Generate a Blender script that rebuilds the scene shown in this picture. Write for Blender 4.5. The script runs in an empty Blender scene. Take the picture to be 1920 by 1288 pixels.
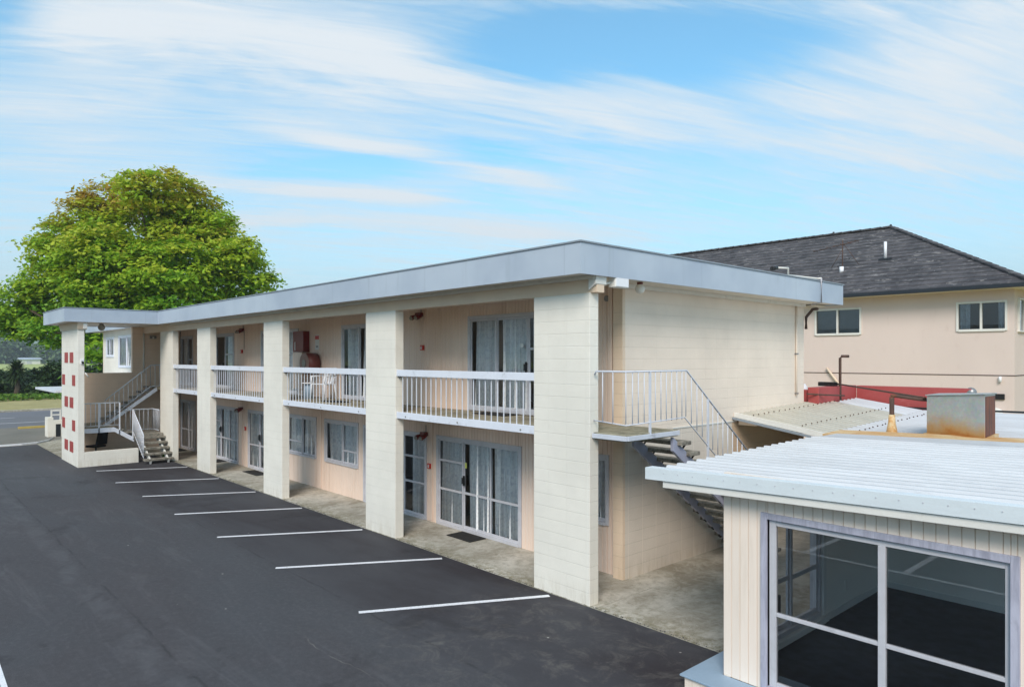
import bpy, math, random
import numpy as np
R = math.radians
random.seed(7); rng = np.random.default_rng(11)
scene = bpy.context.scene

# ------------------------------------------------------------------ camera
cd = bpy.data.cameras.new('camera'); cam = bpy.data.objects.new('camera', cd)
scene.collection.objects.link(cam)
cam.location = (0, 0, 3.82)
cam.rotation_euler = (R(90), 0, math.atan2(.7397, .6729))
cd.sensor_width = 36; cd.lens = 36*1307/1920; cd.shift_y = 27/1920
cd.clip_start = .05; cd.clip_end = 12000
scene.camera = cam

# ------------------------------------------------------------------ world, sun, exposure
SUN_EL, SUN_AZ = 38, 143          # azimuth measured clockwise from +Y
w = bpy.data.worlds.new('World'); scene.world = w; w.use_nodes = True
nt = w.node_tree; nt.nodes.clear(); N = nt.nodes; L = nt.links
def wn(t, **k):
    n = N.new(t)
    for a, b in k.items(): setattr(n, a, b)
    return n
def wm(op, a, b=None, c=None, clamp=False):
    n = wn('ShaderNodeMath', operation=op); n.use_clamp = clamp
    for i, v in enumerate((a, b, c)):
        if v is None: continue
        if isinstance(v, (int, float)): n.inputs[i].default_value = v
        else: L.new(v, n.inputs[i])
    return n.outputs[0]
sky = wn('ShaderNodeTexSky', sky_type='NISHITA'); sky.sun_disc = False
sky.sun_elevation = R(SUN_EL); sky.sun_rotation = R(SUN_AZ); sky.air_density = 1.0; sky.dust_density = .3; sky.ozone_density = 1.5
tc = wn('ShaderNodeTexCoord'); sep = wn('ShaderNodeSeparateXYZ'); L.new(tc.outputs['Generated'], sep.inputs[0])
zz = wm('ADD', wm('MAXIMUM', sep.outputs[2], 0), .16)
u = wm('DIVIDE', sep.outputs[0], zz); v = wm('DIVIDE', sep.outputs[1], zz)
s_ = wm('ADD', wm('MULTIPLY', u, .42), wm('MULTIPLY', v, .91))      # along the streaks
t_ = wm('SUBTRACT', wm('MULTIPLY', u, .91), wm('MULTIPLY', v, .42))
def cloudnoise(sa, ta, scale, detail, rough, dist, off):
    cb = wn('ShaderNodeCombineXYZ'); L.new(wm('MULTIPLY', s_, sa), cb.inputs[0]); L.new(wm('MULTIPLY', t_, ta), cb.inputs[1]); cb.inputs[2].default_value = off
    n = wn('ShaderNodeTexNoise'); L.new(cb.outputs[0], n.inputs['Vector'])
    n.inputs['Scale'].default_value = scale; n.inputs['Detail'].default_value = detail; n.inputs['Roughness'].default_value = rough; n.inputs['Distortion'].default_value = dist
    return n.outputs['Fac']
big = cloudnoise(.55, 1.1, 1.0, 3, .5, .3, 3.1)
fine = cloudnoise(.8, 3.2, 1.6, 8, .62, .6, 7.7)
def spot(d, k):
    n = wn('ShaderNodeVectorMath', operation='DOT_PRODUCT'); L.new(tc.outputs['Generated'], n.inputs[0]); n.inputs[1].default_value = d
    return wm('POWER', wm('MAXIMUM', n.outputs['Value'], 0), k)
def band(tc_, sl, wdt, s0, s1, soft):        # a drawn-out streak of cirrus
    d = wm('SUBTRACT', t_, wm('ADD', wm('MULTIPLY', s_, sl), tc_)); d = wm('ADD', d, wm('MULTIPLY', wm('SUBTRACT', fine, .5), wdt*3.2))
    g = wm('EXPONENT', wm('MULTIPLY', wm('MULTIPLY', d, d), -1/(wdt*wdt)))
    a = wn('ShaderNodeMapRange', interpolation_type='SMOOTHSTEP'); L.new(s_, a.inputs[0]); a.inputs[1].default_value = s0-soft; a.inputs[2].default_value = s0+soft
    b = wn('ShaderNodeMapRange', interpolation_type='SMOOTHSTEP'); L.new(s_, b.inputs[0]); b.inputs[1].default_value = s1-soft; b.inputs[2].default_value = s1+soft; b.inputs[3].default_value = 1; b.inputs[4].default_value = 0
    return wm('MULTIPLY', g, wm('MULTIPLY', a.outputs[0], b.outputs[0]))
wisp = cloudnoise(1.1, 8.5, 2.0, 10, .68, 1.1, 1.3)
cov = wm('ADD', wm('MULTIPLY', big, .55), wm('MULTIPLY', fine, .42)); cov = wm('ADD', cov, wm('MULTIPLY', wisp, .62))
for d_, k_, a_ in (((-.92, .08, .385), 700, -.45), ((-.33, .90, .28), 90, .12), ((-.20, .93, .36), 60, .05), ((-.96, .14, .25), 60, .12)):
    cov = wm('ADD', cov, wm('MULTIPLY', spot(d_, k_), a_))
for q in ((-1.69, -.06, .16, -.75, .35, .3, .34), (-1.70, -.08, .10, .2, 1.0, .25, .34), (-1.40, -.25, .07, .6, 1.2, .2, .22), (-2.10, -.19, .07, -.05, .9, .2, .30), (-2.53, -.03, .07, -.4, .5, .15, .34), (-2.85, .1, .10, -.6, 1.2, .3, .2), (-1.9, -.15, .05, .5, 1.0, .2, .18), (-1.80, .52, .20, .42, 1.22, .30, -.46), (-1.70, .20, .07, .35, 1.0, .2, -.25), (-2.38, .45, .13, -.25, .85, .3, -.30), (-1.55, .05, .05, 1.15, 2.2, .2, .14), (-1.85, .1, .05, 1.2, 2.2, .2, .14)):
    cov = wm('ADD', cov, wm('MULTIPLY', band(*q[:6]), q[6]))
mr = wn('ShaderNodeMapRange', interpolation_type='SMOOTHSTEP'); L.new(cov, mr.inputs[0])
mr.inputs[1].default_value = .40; mr.inputs[2].default_value = 1.16; mr.inputs[3].default_value = .12; mr.inputs[4].default_value = .98
# pale veil near the horizon
veil = wn('ShaderNodeMapRange', interpolation_type='SMOOTHSTEP'); L.new(sep.outputs[2], veil.inputs[0])
veil.inputs[1].default_value = -.02; veil.inputs[2].default_value = .40; veil.inputs[3].default_value = .95; veil.inputs[4].default_value = 0
mask = wm('MAXIMUM', mr.outputs[0], veil.outputs[0])
skc = wn('ShaderNodeMix', data_type='RGBA', blend_type='MULTIPLY'); skc.inputs[0].default_value = 1
L.new(sky.outputs[0], skc.inputs[6]); skc.inputs[7].default_value = (.95, 1.85, 1.92, 1)
cl = wn('ShaderNodeMix', data_type='RGBA'); L.new(mr.outputs[0], cl.inputs[0]); cl.inputs[6].default_value = (4.1, 6.15, 7.3, 1); cl.inputs[7].default_value = (7.2, 7.65, 8.0, 1)
mx = wn('ShaderNodeMix', data_type='RGBA'); L.new(mask, mx.inputs[0]); L.new(skc.outputs[2], mx.inputs[6]); L.new(cl.outputs[2], mx.inputs[7])
bg = wn('ShaderNodeBackground'); bg.inputs['Strength'].default_value = .09; L.new(mx.outputs[2], bg.inputs[0])
wo = wn('ShaderNodeOutputWorld'); L.new(bg.outputs[0], wo.inputs[0])

sd = bpy.data.lights.new('sun', 'SUN'); sun = bpy.data.objects.new('sun', sd); scene.collection.objects.link(sun)
sd.energy = 2.4; sd.angle = R(26); sd.color = (1, .90, .80)
sun.rotation_euler = (R(90-SUN_EL), 0, R(180-SUN_AZ)); sun.location = (-20, -20, 40)
scene.view_settings.view_transform = 'Standard'; scene.view_settings.look = 'None'
scene.view_settings.exposure = .42; scene.view_settings.gamma = 1
scene.cycles.max_bounces = 8; scene.cycles.diffuse_bounces = 6; scene.cycles.transparent_max_bounces = 16
scene.cycles.caustics_reflective = False; scene.cycles.caustics_refractive = False

# ------------------------------------------------------------------ materials
def lin(r, g, b, k=1.0):
    f = lambda c: (c/255/12.92 if c/255 <= .04045 else ((c/255+.055)/1.055)**2.4)*k
    return (f(r), f(g), f(b), 1)
class NT:
    def __init__(s, name):
        s.m = bpy.data.materials.new(name); s.m.use_nodes = True
        s.t = s.m.node_tree; s.N = s.t.nodes; s.L = s.t.links
        s.b = s.N['Principled BSDF']; s.out = s.N['Material Output']
        s.geo = s.N.new('ShaderNodeNewGeometry'); s.uv = s.N.new('ShaderNodeTexCoord')
        s.P = s.geo.outputs['Position']; s.UV = s.uv.outputs['UV']
    def inp(s, sock, v):
        if isinstance(v, (int, float, tuple)): sock.default_value = v
        else: s.L.new(v, sock)
    def math(s, op, a, b=None, clamp=False):
        n = s.N.new('ShaderNodeMath'); n.operation = op; n.use_clamp = clamp
        s.inp(n.inputs[0], a)
        if b is not None: s.inp(n.inputs[1], b)
        return n.outputs[0]
    def noise(s, scale, detail=4, rough=.55, dist=0, vec=None, stretch=None):
        n = s.N.new('ShaderNodeTexNoise'); vec = vec or s.P
        if stretch:
            m = s.N.new('ShaderNodeMapping'); s.L.new(vec, m.inputs[0]); m.inputs['Scale'].default_value = stretch; vec = m.outputs[0]
        s.L.new(vec, n.inputs['Vector'])
        for k, x in (('Scale', scale), ('Detail', detail), ('Roughness', rough), ('Distortion', dist)): n.inputs[k].default_value = x
        return n.outputs['Fac']
    def range(s, x, a, b, c=0, d=1, smooth=True):
        n = s.N.new('ShaderNodeMapRange'); n.interpolation_type = 'SMOOTHSTEP' if smooth else 'LINEAR'
        s.inp(n.inputs[0], x)
        for i, q in enumerate((a, b, c, d)): n.inputs[i+1].default_value = q
        return n.outputs[0]
    def mix(s, f, a, b, blend='MIX'):
        n = s.N.new('ShaderNodeMix'); n.data_type = 'RGBA'; n.blend_type = blend
        s.inp(n.inputs[0], f); s.inp(n.inputs[6], a); s.inp(n.inputs[7], b); return n.outputs[2]
    def sep(s, vec):
        n = s.N.new('ShaderNodeSeparateXYZ'); s.L.new(vec, n.inputs[0]); return n.outputs
    def near(s, x, period, width, soft=.6):      # 1 on lines at multiples of period
        d = s.math('PINGPONG', x, period/2)
        return s.range(d, width*.5*(1-soft), width*.5*(1+soft), 1, 0)
    def bump(s, h, strength=.3, dist=.01):
        n = s.N.new('ShaderNodeBump'); s.inp(n.inputs['Height'], h); n.inputs['Strength'].default_value = strength; n.inputs['Distance'].default_value = dist
        if s.b.inputs['Normal'].links: s.L.new(s.b.inputs['Normal'].links[0].from_socket, n.inputs['Normal'])
        s.L.new(n.outputs[0], s.b.inputs['Normal'])
    def done(s, col, rough=.6, metallic=0, spec=None):
        s.inp(s.b.inputs['Base Color'], col); s.inp(s.b.inputs['Roughness'], rough); s.b.inputs['Metallic'].default_value = metallic
        if spec is not None: s.b.inputs['Specular IOR Level'].default_value = spec
        return s.m
def mul(c, k): return (c[0]*k, c[1]*k, c[2]*k, 1)
def plain(name, col, rough=.55, var=.12, vs=1.5, fine=30, bump=.12, metallic=0, dirt=None, dirtamt=.0, stretch=None, spec=None):
    t = NT(name); n1 = t.noise(vs, 4, .6, stretch=stretch); n2 = t.noise(fine, 3, .6)
    f = t.math('ADD', t.math('MULTIPLY', n1, .7), t.math('MULTIPLY', n2, .3))
    c = t.mix(t.range(f, .3, .7), mul(col, 1-var), mul(col, 1+var*.6))
    if dirt:
        d = t.noise(3.3, 6, .7, .4, stretch=stretch); c = t.mix(t.range(d, .56, .74, 0, dirtamt), c, dirt)
    if bump: t.bump(n2, bump, .004)
    return t.done(c, rough, metallic, spec)
def block(name, col, hline=.16, vline=.05, light_v=False, grime=True, warm=None):
    t = NT(name); uvs = t.sep(t.UV)
    wob = t.math('MULTIPLY', t.math('SUBTRACT', t.noise(6, 2), .5), .006)
    hz = t.near(t.math('ADD', uvs[1], wob), .2, .009); vx = t.near(t.math('ADD', uvs[0], wob), .4, .010)
    br = t.range(t.noise(1.1, 3), .38, .62, .25, 1)
    n1 = t.noise(.8, 5, .6); n2 = t.noise(45, 4, .7); n3 = t.noise(9, 3, .6)
    c = t.mix(t.range(n1, .3, .7), mul(col, .93), mul(col, 1.04))
    c = t.mix(t.range(n2, .35, .75, 0, .10), c, mul(col, .7))
    if warm: c = t.mix(t.range(t.noise(.5, 3), .45, .65, 0, .6), c, warm)
    c = t.mix(t.math('MULTIPLY', t.math('MULTIPLY', hz, br), hline/.5*1.0), c, mul(col, .52))
    if light_v: c = t.mix(t.math('MULTIPLY', vx, .55), c, mul(col, 1.35))
    else: c = t.mix(t.math('MULTIPLY', t.math('MULTIPLY', vx, br), vline/.5), c, mul(col, .6))
    if grime:
        z = t.sep(t.P)[2]
        st = t.noise(2.2, 6, .75, .3, stretch=(3, 3, .5))
        g = t.math('MULTIPLY', t.range(z, .02, .42, 1, 0), t.range(st, .42, .62))
        c = t.mix(t.math('MULTIPLY', g, .22), c, lin(170, 150, 110, .9))
        dr = t.noise(1.0, 4, .6, stretch=(5, 5, .18))
        c = t.mix(t.range(dr, .58, .8, 0, .10), c, mul(col, .55))
    j = t.math('MAXIMUM', hz, vx)
    t.bump(t.math('ADD', t.math('MULTIPLY', j, -1.0), t.math('MULTIPLY', n2, .35)), .45, .006)
    t.bump(n3, .10, .01)
    return t.done(c, .62)

CREAM = lin(238, 233, 222); ENDW = lin(241, 226, 210); PEACH = lin(236, 214, 198); TAN = lin(208, 182, 156)
M = {}
M['pillar'] = block('cream_painted_block', CREAM, hline=.12, vline=.03)
M['endwall'] = block('end_wall_block', ENDW, hline=.11, vline=.03)
M['endlow'] = block('lower_end_wall_block', lin(224, 213, 200), hline=.16, light_v=True)
M['tanblock'] = block('tan_painted_block', TAN, hline=.18, vline=.10)
M['brownblock'] = block('brown_painted_block', lin(242, 216, 192), hline=.2, vline=.12)
def sidingmat(name, col, period, phase, dirt):
    t = NT(name); uvs = t.sep(t.UV); g_ = t.near(t.math('ADD', uvs[0], phase), period, .014)
    n1 = t.noise(1.3, 4, .6, stretch=(4, 4, .35)); n2 = t.noise(60, 3, .6); bd = t.N.new('ShaderNodeTexWhiteNoise'); bd.noise_dimensions = '1D'
    t.L.new(t.math('FLOOR', t.math('DIVIDE', t.math('ADD', uvs[0], phase), period)), bd.inputs['W'])
    c = t.mix(bd.outputs['Value'], mul(col, .955), mul(col, 1.02)); c = t.mix(t.range(n1, .5, .75, 0, .3), c, dirt)
    c = t.mix(t.math('MULTIPLY', g_, .20), c, mul(dirt, .8)); t.bump(n2, .1, .003); return t.done(c, .6)
M['pierblock'] = block('tan_pier_block', lin(230, 208, 184), hline=.18)
M['siding'] = sidingmat('peach_siding', PEACH, .1, 31.5, lin(190, 160, 136))
M['annexsiding'] = sidingmat('cream_siding', lin(244, 229, 215), .104, 4.31, lin(196, 178, 158))
M['beam'] = plain('painted_beam', lin(226, 204, 180), .6, .06, 2, 40, .1)
t = NT('fascia_metal'); uvs = t.sep(t.UV); n1 = t.noise(.7, 4); n2 = t.noise(2, 5, .7, stretch=(3, 3, .25))
c = t.mix(t.range(n1, .3, .7), lin(166, 178, 194), lin(184, 195, 208)); c = t.mix(t.range(n2, .55, .8, 0, .3), c, lin(140, 150, 160))
sm = t.near(uvs[0], 3.62, .012); c = t.mix(t.math('MULTIPLY', sm, .28), c, lin(110, 118, 128)); t.bump(sm, .3, .004)
M['fascia'] = t.done(c, .42)
M['cap'] = plain('roof_cap_flashing', lin(140, 150, 160), .4, .1, 2, 20, .05)
M['flash'] = plain('white_edge_flashing', lin(218, 226, 230), .45, .05, 2, 40, .05, dirt=lin(180, 190, 196), dirtamt=.4, stretch=(1, 1, 4))
M['soffit'] = plain('soffit_board', lin(222, 214, 200), .6, .08, 1.2, 30, .05, dirt=lin(150, 140, 120), dirtamt=.3)
M['white'] = plain('white_painted_steel', lin(226, 230, 240), .42, .05, 3, 40, .06, dirt=lin(160, 160, 165), dirtamt=.45)
M['railsteel'] = plain('weathered_white_steel', lin(206, 210, 220), .45, .06, 5, 40, .1, dirt=lin(140, 140, 150), dirtamt=.7)
M['whitewood'] = plain('white_trim', lin(228, 226, 220), .5, .06, 3, 40, .06, dirt=lin(165, 160, 150), dirtamt=.4)
M['stringer'] = plain('grey_blue_painted_steel', lin(160, 164, 184), .45, .1, 4, 40, .1, dirt=lin(110, 105, 110), dirtamt=.5)
M['frame'] = plain('grey_painted_frame', lin(196, 196, 202), .4, .08, 4, 50, .05, dirt=lin(125, 125, 135), dirtamt=.3)
t = NT('weathered_lilac_frame'); n = t.noise(3, 8, .7, .5, stretch=(4, 4, .5)); c = t.mix(t.range(n, .35, .65), lin(160, 160, 176), lin(190, 190, 206)); c = t.mix(t.range(t.noise(7, 8, .75, stretch=(3, 3, .8)), .62, .72, 0, .8), c, lin(120, 108, 108)); t.bump(n, .2, .003)
M['lilac'] = t.done(c, .5)
M['black'] = plain('black_plastic', lin(30, 30, 32), .45, .2, 8, 60, .05)
M['rubber'] = plain('black_rubber', lin(34, 32, 30), .9, .5, 14, 60, .5)
M['red'] = plain('red_plastic', lin(190, 40, 30), .4, .1, 8, 40, .03)
M['darkred'] = plain('dark_red_enamel', lin(112, 14, 14), .35, .1, 4, 40, .03)
M['maroon'] = plain('maroon_enamel', lin(120, 60, 55), .45, .15, 4, 40, .05)
M['reelface'] = plain('grey_reel_face', lin(150, 120, 112), .5, .12, 4, 40, .05)
M['brickred'] = plain('red_brick_tile', lin(168, 70, 66), .6, .2, 9, 60, .2, dirt=lin(120, 50, 50), dirtamt=.5)
M['redwall'] = plain('red_painted_wall', lin(172, 78, 76), .6, .12, .8, 30, .1, dirt=lin(190, 120, 115), dirtamt=.4)
M['globe'] = plain('opal_glass', lin(236, 232, 222), .25, .03, 3, 20, 0)
M['steel'] = plain('galvanised_pipe', lin(150, 150, 150), .4, .2, 6, 30, .05, metallic=.6)
M['whiteplastic'] = plain('white_plastic', lin(235, 236, 240), .4, .03, 4, 30, .02)
M['rustpipe'] = plain('rusty_brown_pipe', lin(86, 66, 58), .8, .3, 6, 40, .3, dirt=lin(150, 80, 40), dirtamt=.6)
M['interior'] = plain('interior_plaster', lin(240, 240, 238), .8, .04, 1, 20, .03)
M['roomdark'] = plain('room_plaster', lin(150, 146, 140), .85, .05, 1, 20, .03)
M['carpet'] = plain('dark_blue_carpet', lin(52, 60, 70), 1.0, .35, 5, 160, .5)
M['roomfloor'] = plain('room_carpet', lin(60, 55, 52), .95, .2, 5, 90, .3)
M['skirting'] = plain('white_skirting', lin(225, 228, 228), .5, .03, 2, 20, .02)
M['bluesill'] = plain('blue_grey_painted_ledge', lin(150, 172, 192), .5, .07, 3, 50, .1, dirt=lin(120, 130, 140), dirtamt=.3)
M['sign'] = plain('white_sign_plate', lin(225, 225, 222), .4, .02, 3, 20, 0)
M['amber'] = plain('yellow_green_sticker', lin(205, 215, 110), .5, .05, 3, 20, 0)
M['grey'] = plain('grey_lens', lin(150, 150, 145), .3, .1, 6, 30, .02)

def glassmat(name, tint=(.985, .99, .99), refl=.55):
    m = bpy.data.materials.new(name); m.use_nodes = True; t = m.node_tree; t.nodes.clear()
    o = t.nodes.new('ShaderNodeOutputMaterial'); mixn = t.nodes.new('ShaderNodeMixShader')
    tr = t.nodes.new('ShaderNodeBsdfTransparent'); tr.inputs[0].default_value = (*tint, 1)
    gl = t.nodes.new('ShaderNodeBsdfGlossy'); gl.inputs['Roughness'].default_value = .01
    lw = t.nodes.new('ShaderNodeFresnel'); lw.inputs[0].default_value = 1.52
    a = t.nodes.new('ShaderNodeMath'); a.operation = 'MULTIPLY_ADD'; a.inputs[1].default_value = refl*1.7; a.inputs[2].default_value = .02; a.use_clamp = True
    t.links.new(lw.outputs[0], a.inputs[0]); t.links.new(a.outputs[0], mixn.inputs[0])
    t.links.new(tr.outputs[0], mixn.inputs[1]); t.links.new(gl.outputs[0], mixn.inputs[2]); t.links.new(mixn.outputs[0], o.inputs[0])
    return m
M['glass'] = glassmat('window_glass'); M['annexglass'] = glassmat('annex_window_glass', (.985, .995, 1), 1.0)
# net curtain with lace figure
t = NT('net_curtain'); v1 = t.N.new('ShaderNodeTexVoronoi'); t.L.new(t.UV, v1.inputs['Vector']); v1.inputs['Scale'].default_value = 16
n = t.noise(14, 5, .7, 1.0, vec=t.UV); f = t.math('ADD', t.math('MULTIPLY', v1.outputs['Distance'], .7), n)
c = t.mix(t.range(f, .7, 1.3), lin(252, 252, 252), lin(226, 227, 232)); M['curtain'] = t.done(c, .85)
st_ = t.noise(1, 3, .6, 0, vec=t.UV, stretch=(15, .35, 1)); t.inp(t.b.inputs['Alpha'], t.range(st_, .38, .62, .78, 1))
# asphalt
t = NT('parking_asphalt'); x, y, z = t.sep(t.P)
n1 = t.noise(.22, 5, .6, .4, stretch=(.45, 1.3, 1)); n2 = t.noise(2.0, 5, .7); n3 = t.noise(90, 3, .8); n4 = t.noise(30, 4, .8)
c = t.mix(t.range(n1, .32, .68), lin(28, 25, 27), lin(66, 65, 68))
c = t.mix(t.range(n2, .35, .75, 0, .45), c, lin(56, 50, 54)); c = t.mix(t.range(t.noise(.9, 6, .75, .8, stretch=(.35, 2.2, 1)), .50, .68, 0, .35), c, lin(96, 95, 98)); c = t.mix(t.range(t.noise(11, 5, .8), .45, .7, 0, .35), c, lin(92, 90, 93))
c = t.mix(t.range(t.noise(16, 8, .9), .50, .66, 0, .5), c, lin(98, 96, 99)); c = t.mix(t.range(t.noise(22, 8, .9), .52, .66, 0, .6), c, lin(34, 31, 33)); c = t.mix(t.range(n3, .4, .75, 0, .5), c, lin(104, 102, 106))
c = t.mix(t.range(t.noise(260, 2, .5), .66, .76, 0, .35), c, lin(150, 150, 150))
c = t.mix(t.range(t.math('ADD', y, t.math('MULTIPLY', n2, .8)), 5.4, 6.3, 0, .75), c, lin(42, 36, 40))              # older strip under the bays
c = t.mix(t.range(n1, .62, .40, 0, .3), c, lin(96, 100, 106))
def seam(yc, width, amp):
    wob = t.math('MULTIPLY', t.math('SUBTRACT', t.noise(.5, 4, .7, vec=t.P), .5), amp)
    d = t.math('ABSOLUTE', t.math('SUBTRACT', t.math('ADD', y, wob), yc)); brk = t.range(t.noise(1.3, 4, .7), .42, .6, .1, 1)
    return t.math('MULTIPLY', t.range(d, width*.3, width, 1, 0), brk)
c = t.mix(t.math('MULTIPLY', seam(2.8, .03, .22), .42), c, lin(38, 36, 38))
c = t.mix(t.math('MULTIPLY', seam(5.45, .03, .3), .45), c, lin(40, 38, 40))
c = t.mix(t.math('MULTIPLY', seam(2.55, .22, .6), .25), c, lin(100, 100, 104))
dz = t.math('MULTIPLY', t.range(x, -9.5, -7.5), t.range(y, 4.0, 5.5)); c = t.mix(t.math('MULTIPLY', dz, t.range(t.noise(2.2, 7, .8, .8), .47, .70, 0, .45)), c, lin(118, 114, 108))
c = t.mix(t.range(t.noise(1.7, 6, .8, 1.5), .66, .78, 0, .30), c, lin(120, 118, 118)); c = t.mix(t.range(t.noise(.55, 5, .7, .5), .56, .70, 0, .45), c, lin(36, 33, 36))
vo = t.N.new('ShaderNodeTexVoronoi'); t.L.new(t.P, vo.inputs['Vector']); vo.inputs['Scale'].default_value = 1.6; c = t.mix(t.range(vo.outputs['Distance'], .020, .032, .8, 0), c, lin(175, 172, 165))
c = t.mix(t.math('MULTIPLY', t.math('MULTIPLY', seam(4.35, .016, .5), t.range(x, -9.2, -8.8)), .45), c, lin(130, 126, 122))
t.bump(n4, .35, .006); t.bump(n3, .35, .003)
M['asphalt'] = t.done(c, t.range(n1, .3, .7, .75, .92), spec=.35)
M['oldasphalt'] = plain('grey_driveway_asphalt', lin(122, 118, 110), .9, .2, .5, 60, .4, dirt=lin(150, 142, 122), dirtamt=.5)
M['road'] = plain('road_asphalt', lin(112, 113, 120), .9, .12, .2, 50, .3)
# painted line
t = NT('white_line_paint'); n = t.noise(22, 6, .8); c = t.mix(t.range(n, .54, .68, 0, .85), lin(232, 232, 236), lin(110, 108, 112)); M['line'] = t.done(c, .7)
M['yellow'] = plain('yellow_kerb_paint', lin(190, 165, 90), .8, .15, 2, 30, .2)
# concrete
t = NT('weathered_concrete'); n1 = t.noise(.9, 6, .65, .6, stretch=(1, .6, 1)); n2 = t.noise(5, 6, .75, .3); n3 = t.noise(70, 3, .8); y = t.sep(t.P)[1]
c = t.mix(t.range(n1, .34, .66), lin(150, 143, 128), lin(204, 199, 188))
c = t.mix(t.range(n2, .42, .7, 0, .6), c, lin(122, 116, 98)); c = t.mix(t.range(n3, .45, .8, 0, .5), c, lin(110, 104, 90))
c = t.mix(t.math('MULTIPLY', t.range(t.noise(2.4, 6, .8, 1.2), .50, .66), .45), c, lin(206, 203, 192))
edge = t.math('MULTIPLY', t.range(y, 8.05, 8.75, 1, 0), t.range(t.noise(9, 5, .8), .4, .62)); c = t.mix(t.math('MULTIPLY', edge, .65), c, lin(112, 106, 72))
c = t.mix(t.math('MULTIPLY', t.range(y, 8.0, 9.0, 1, .1), t.range(t.noise(60, 2, .5), .66, .74)), c, lin(232, 230, 214))
t.bump(n2, .3, .006); t.bump(n3, .5, .004)
M['concrete'] = t.done(c, .88)
t = NT('stained_concrete_tread'); n = t.noise(8, 6, .8, .5); c = t.mix(t.range(n, .35, .65), lin(92, 88, 80), lin(156, 150, 138)); c = t.mix(t.range(t.noise(15, 5, .7), .55, .7, 0, .7), c, lin(70, 66, 52)); t.bump(n, .6, .01); M['tread'] = t.done(c, .9)
t = NT('balcony_floor'); n = t.noise(2, 6, .8, .5); c = t.mix(t.range(n, .35, .65), lin(138, 128, 106), lin(180, 170, 146)); M['deck'] = t.done(c, .85)
t = NT('landing_concrete'); n = t.noise(4, 6, .8, .5); c = t.mix(t.range(n, .35, .65), lin(112, 108, 88), lin(170, 162, 138)); M['landing'] = t.done(c, .85)
# roof sheeting
def sheet(name, base, dirt, amt, rust=0):
    t = NT(name); x, y, z = t.sep(t.P); n1 = t.noise(.8, 5, .6, stretch=(.5, 2, 1)); n2 = t.noise(5, 6, .75, stretch=(.35, 3, 1))
    c = t.mix(t.range(n1, .3, .7), mul(base, .90), mul(base, 1.04)); c = t.mix(t.range(n2, .5, .72, 0, amt), c, dirt)
    lap = t.math('MULTIPLY', t.near(t.math('ADD', y, .07), .9, .01), .6); c = t.mix(lap, c, mul(base, .55))
    c = t.mix(t.range(t.noise(17, 4, .7), .70, .76, 0, .6), c, lin(120, 115, 105))
    if rust:
        r = t.math('MULTIPLY', t.range(t.math('ABSOLUTE', t.math('SUBTRACT', y, 12.75)), .15, .75, 1, 0), t.range(t.noise(2.2, 5, .7, .3, stretch=(.35, 4, 1)), .36, .6))
        c = t.mix(t.math('MULTIPLY', r, rust), c, lin(190, 130, 60))
    return t.done(c, .38, spec=.5)
M['annexroof'] = sheet('white_roof_sheet', lin(206, 208, 211), lin(164, 168, 172), .4)
M['backroof'] = sheet('white_rusty_roof_sheet', lin(202, 205, 210), lin(170, 170, 168), .4, .9)
M['dirtyroof'] = sheet('lichen_roof_sheet', lin(190, 186, 174), lin(158, 148, 124), .6)
t = NT('rusty_flashing'); n = t.noise(2, 6, .7, .3, stretch=(.8, 7, 3)); c = t.mix(t.range(n, .35, .65), lin(222, 204, 164), lin(196, 134, 58)); c = t.mix(t.range(t.noise(5, 5, .7), .6, .75, 0, .7), c, lin(150, 84, 36)); M['rustflash'] = t.done(c, .7)
t = NT('galvanised_sheet'); x, y, z = t.sep(t.P); v1 = t.N.new('ShaderNodeTexVoronoi'); t.L.new(t.P, v1.inputs['Vector']); v1.inputs['Scale'].default_value = 26
c = t.mix(t.noise(3, 4), lin(160, 170, 172), lin(196, 204, 204)); c = t.mix(.08, c, v1.outputs['Color'])
rz = t.math('ADD', z, t.math('MULTIPLY', t.math('SUBTRACT', t.noise(2.3, 4, .6), .5), .55)); c = t.mix(t.range(rz, 2.60, 2.95, .9, 0), c, lin(196, 150, 84)); c = t.mix(t.range(rz, 2.54, 2.66, .8, 0), c, lin(176, 110, 44))
M['galv'] = t.done(c, .42, metallic=.45)
t = NT('rusted_steel_panel'); n = t.noise(3, 6, .7, stretch=(3, 3, .5)); c = t.mix(t.range(n, .35, .65), lin(78, 50, 42), lin(128, 72, 46)); c = t.mix(t.range(t.noise(5, 5), .6, .75, 0, .6), c, lin(120, 110, 106)); M['rustpanel'] = t.done(c, .7)
M['stucco'] = plain('beige_stucco', lin(222, 204, 195), .75, .05, .4, 40, .12, dirt=lin(200, 178, 168), dirtamt=.35, stretch=(1, 1, .4))
t = NT('dark_roof_tiles'); x, y, z = t.sep(t.P); uvx = t.sep(t.UV)
n1 = t.noise(1.2, 5, .7, stretch=(1, 1, 2)); c = t.mix(t.range(n1, .3, .7), lin(54, 53, 57), lin(88, 85, 88))
li = t.noise(3.6, 6, .75, .5, stretch=(.6, 1.5, 1.5)); c = t.mix(t.range(li, .54, .66, 0, .55), c, lin(166, 162, 160)); c = t.mix(t.range(t.noise(9, 4, .6), .68, .74, 0, .8), c, lin(190, 188, 180))
c = t.mix(t.math('MULTIPLY', t.near(uvx[0], .42, .02), .35), c, lin(40, 40, 44)); t.bump(li, .3, .02); M['tiles'] = t.done(c, .8)
M['gutter'] = plain('black_gutter', lin(34, 38, 44), .35, .1, 2, 20, .02)
M['darkglass'] = glassmat('far_window_glass', (.6, .65, .68), 1.2)
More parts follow.
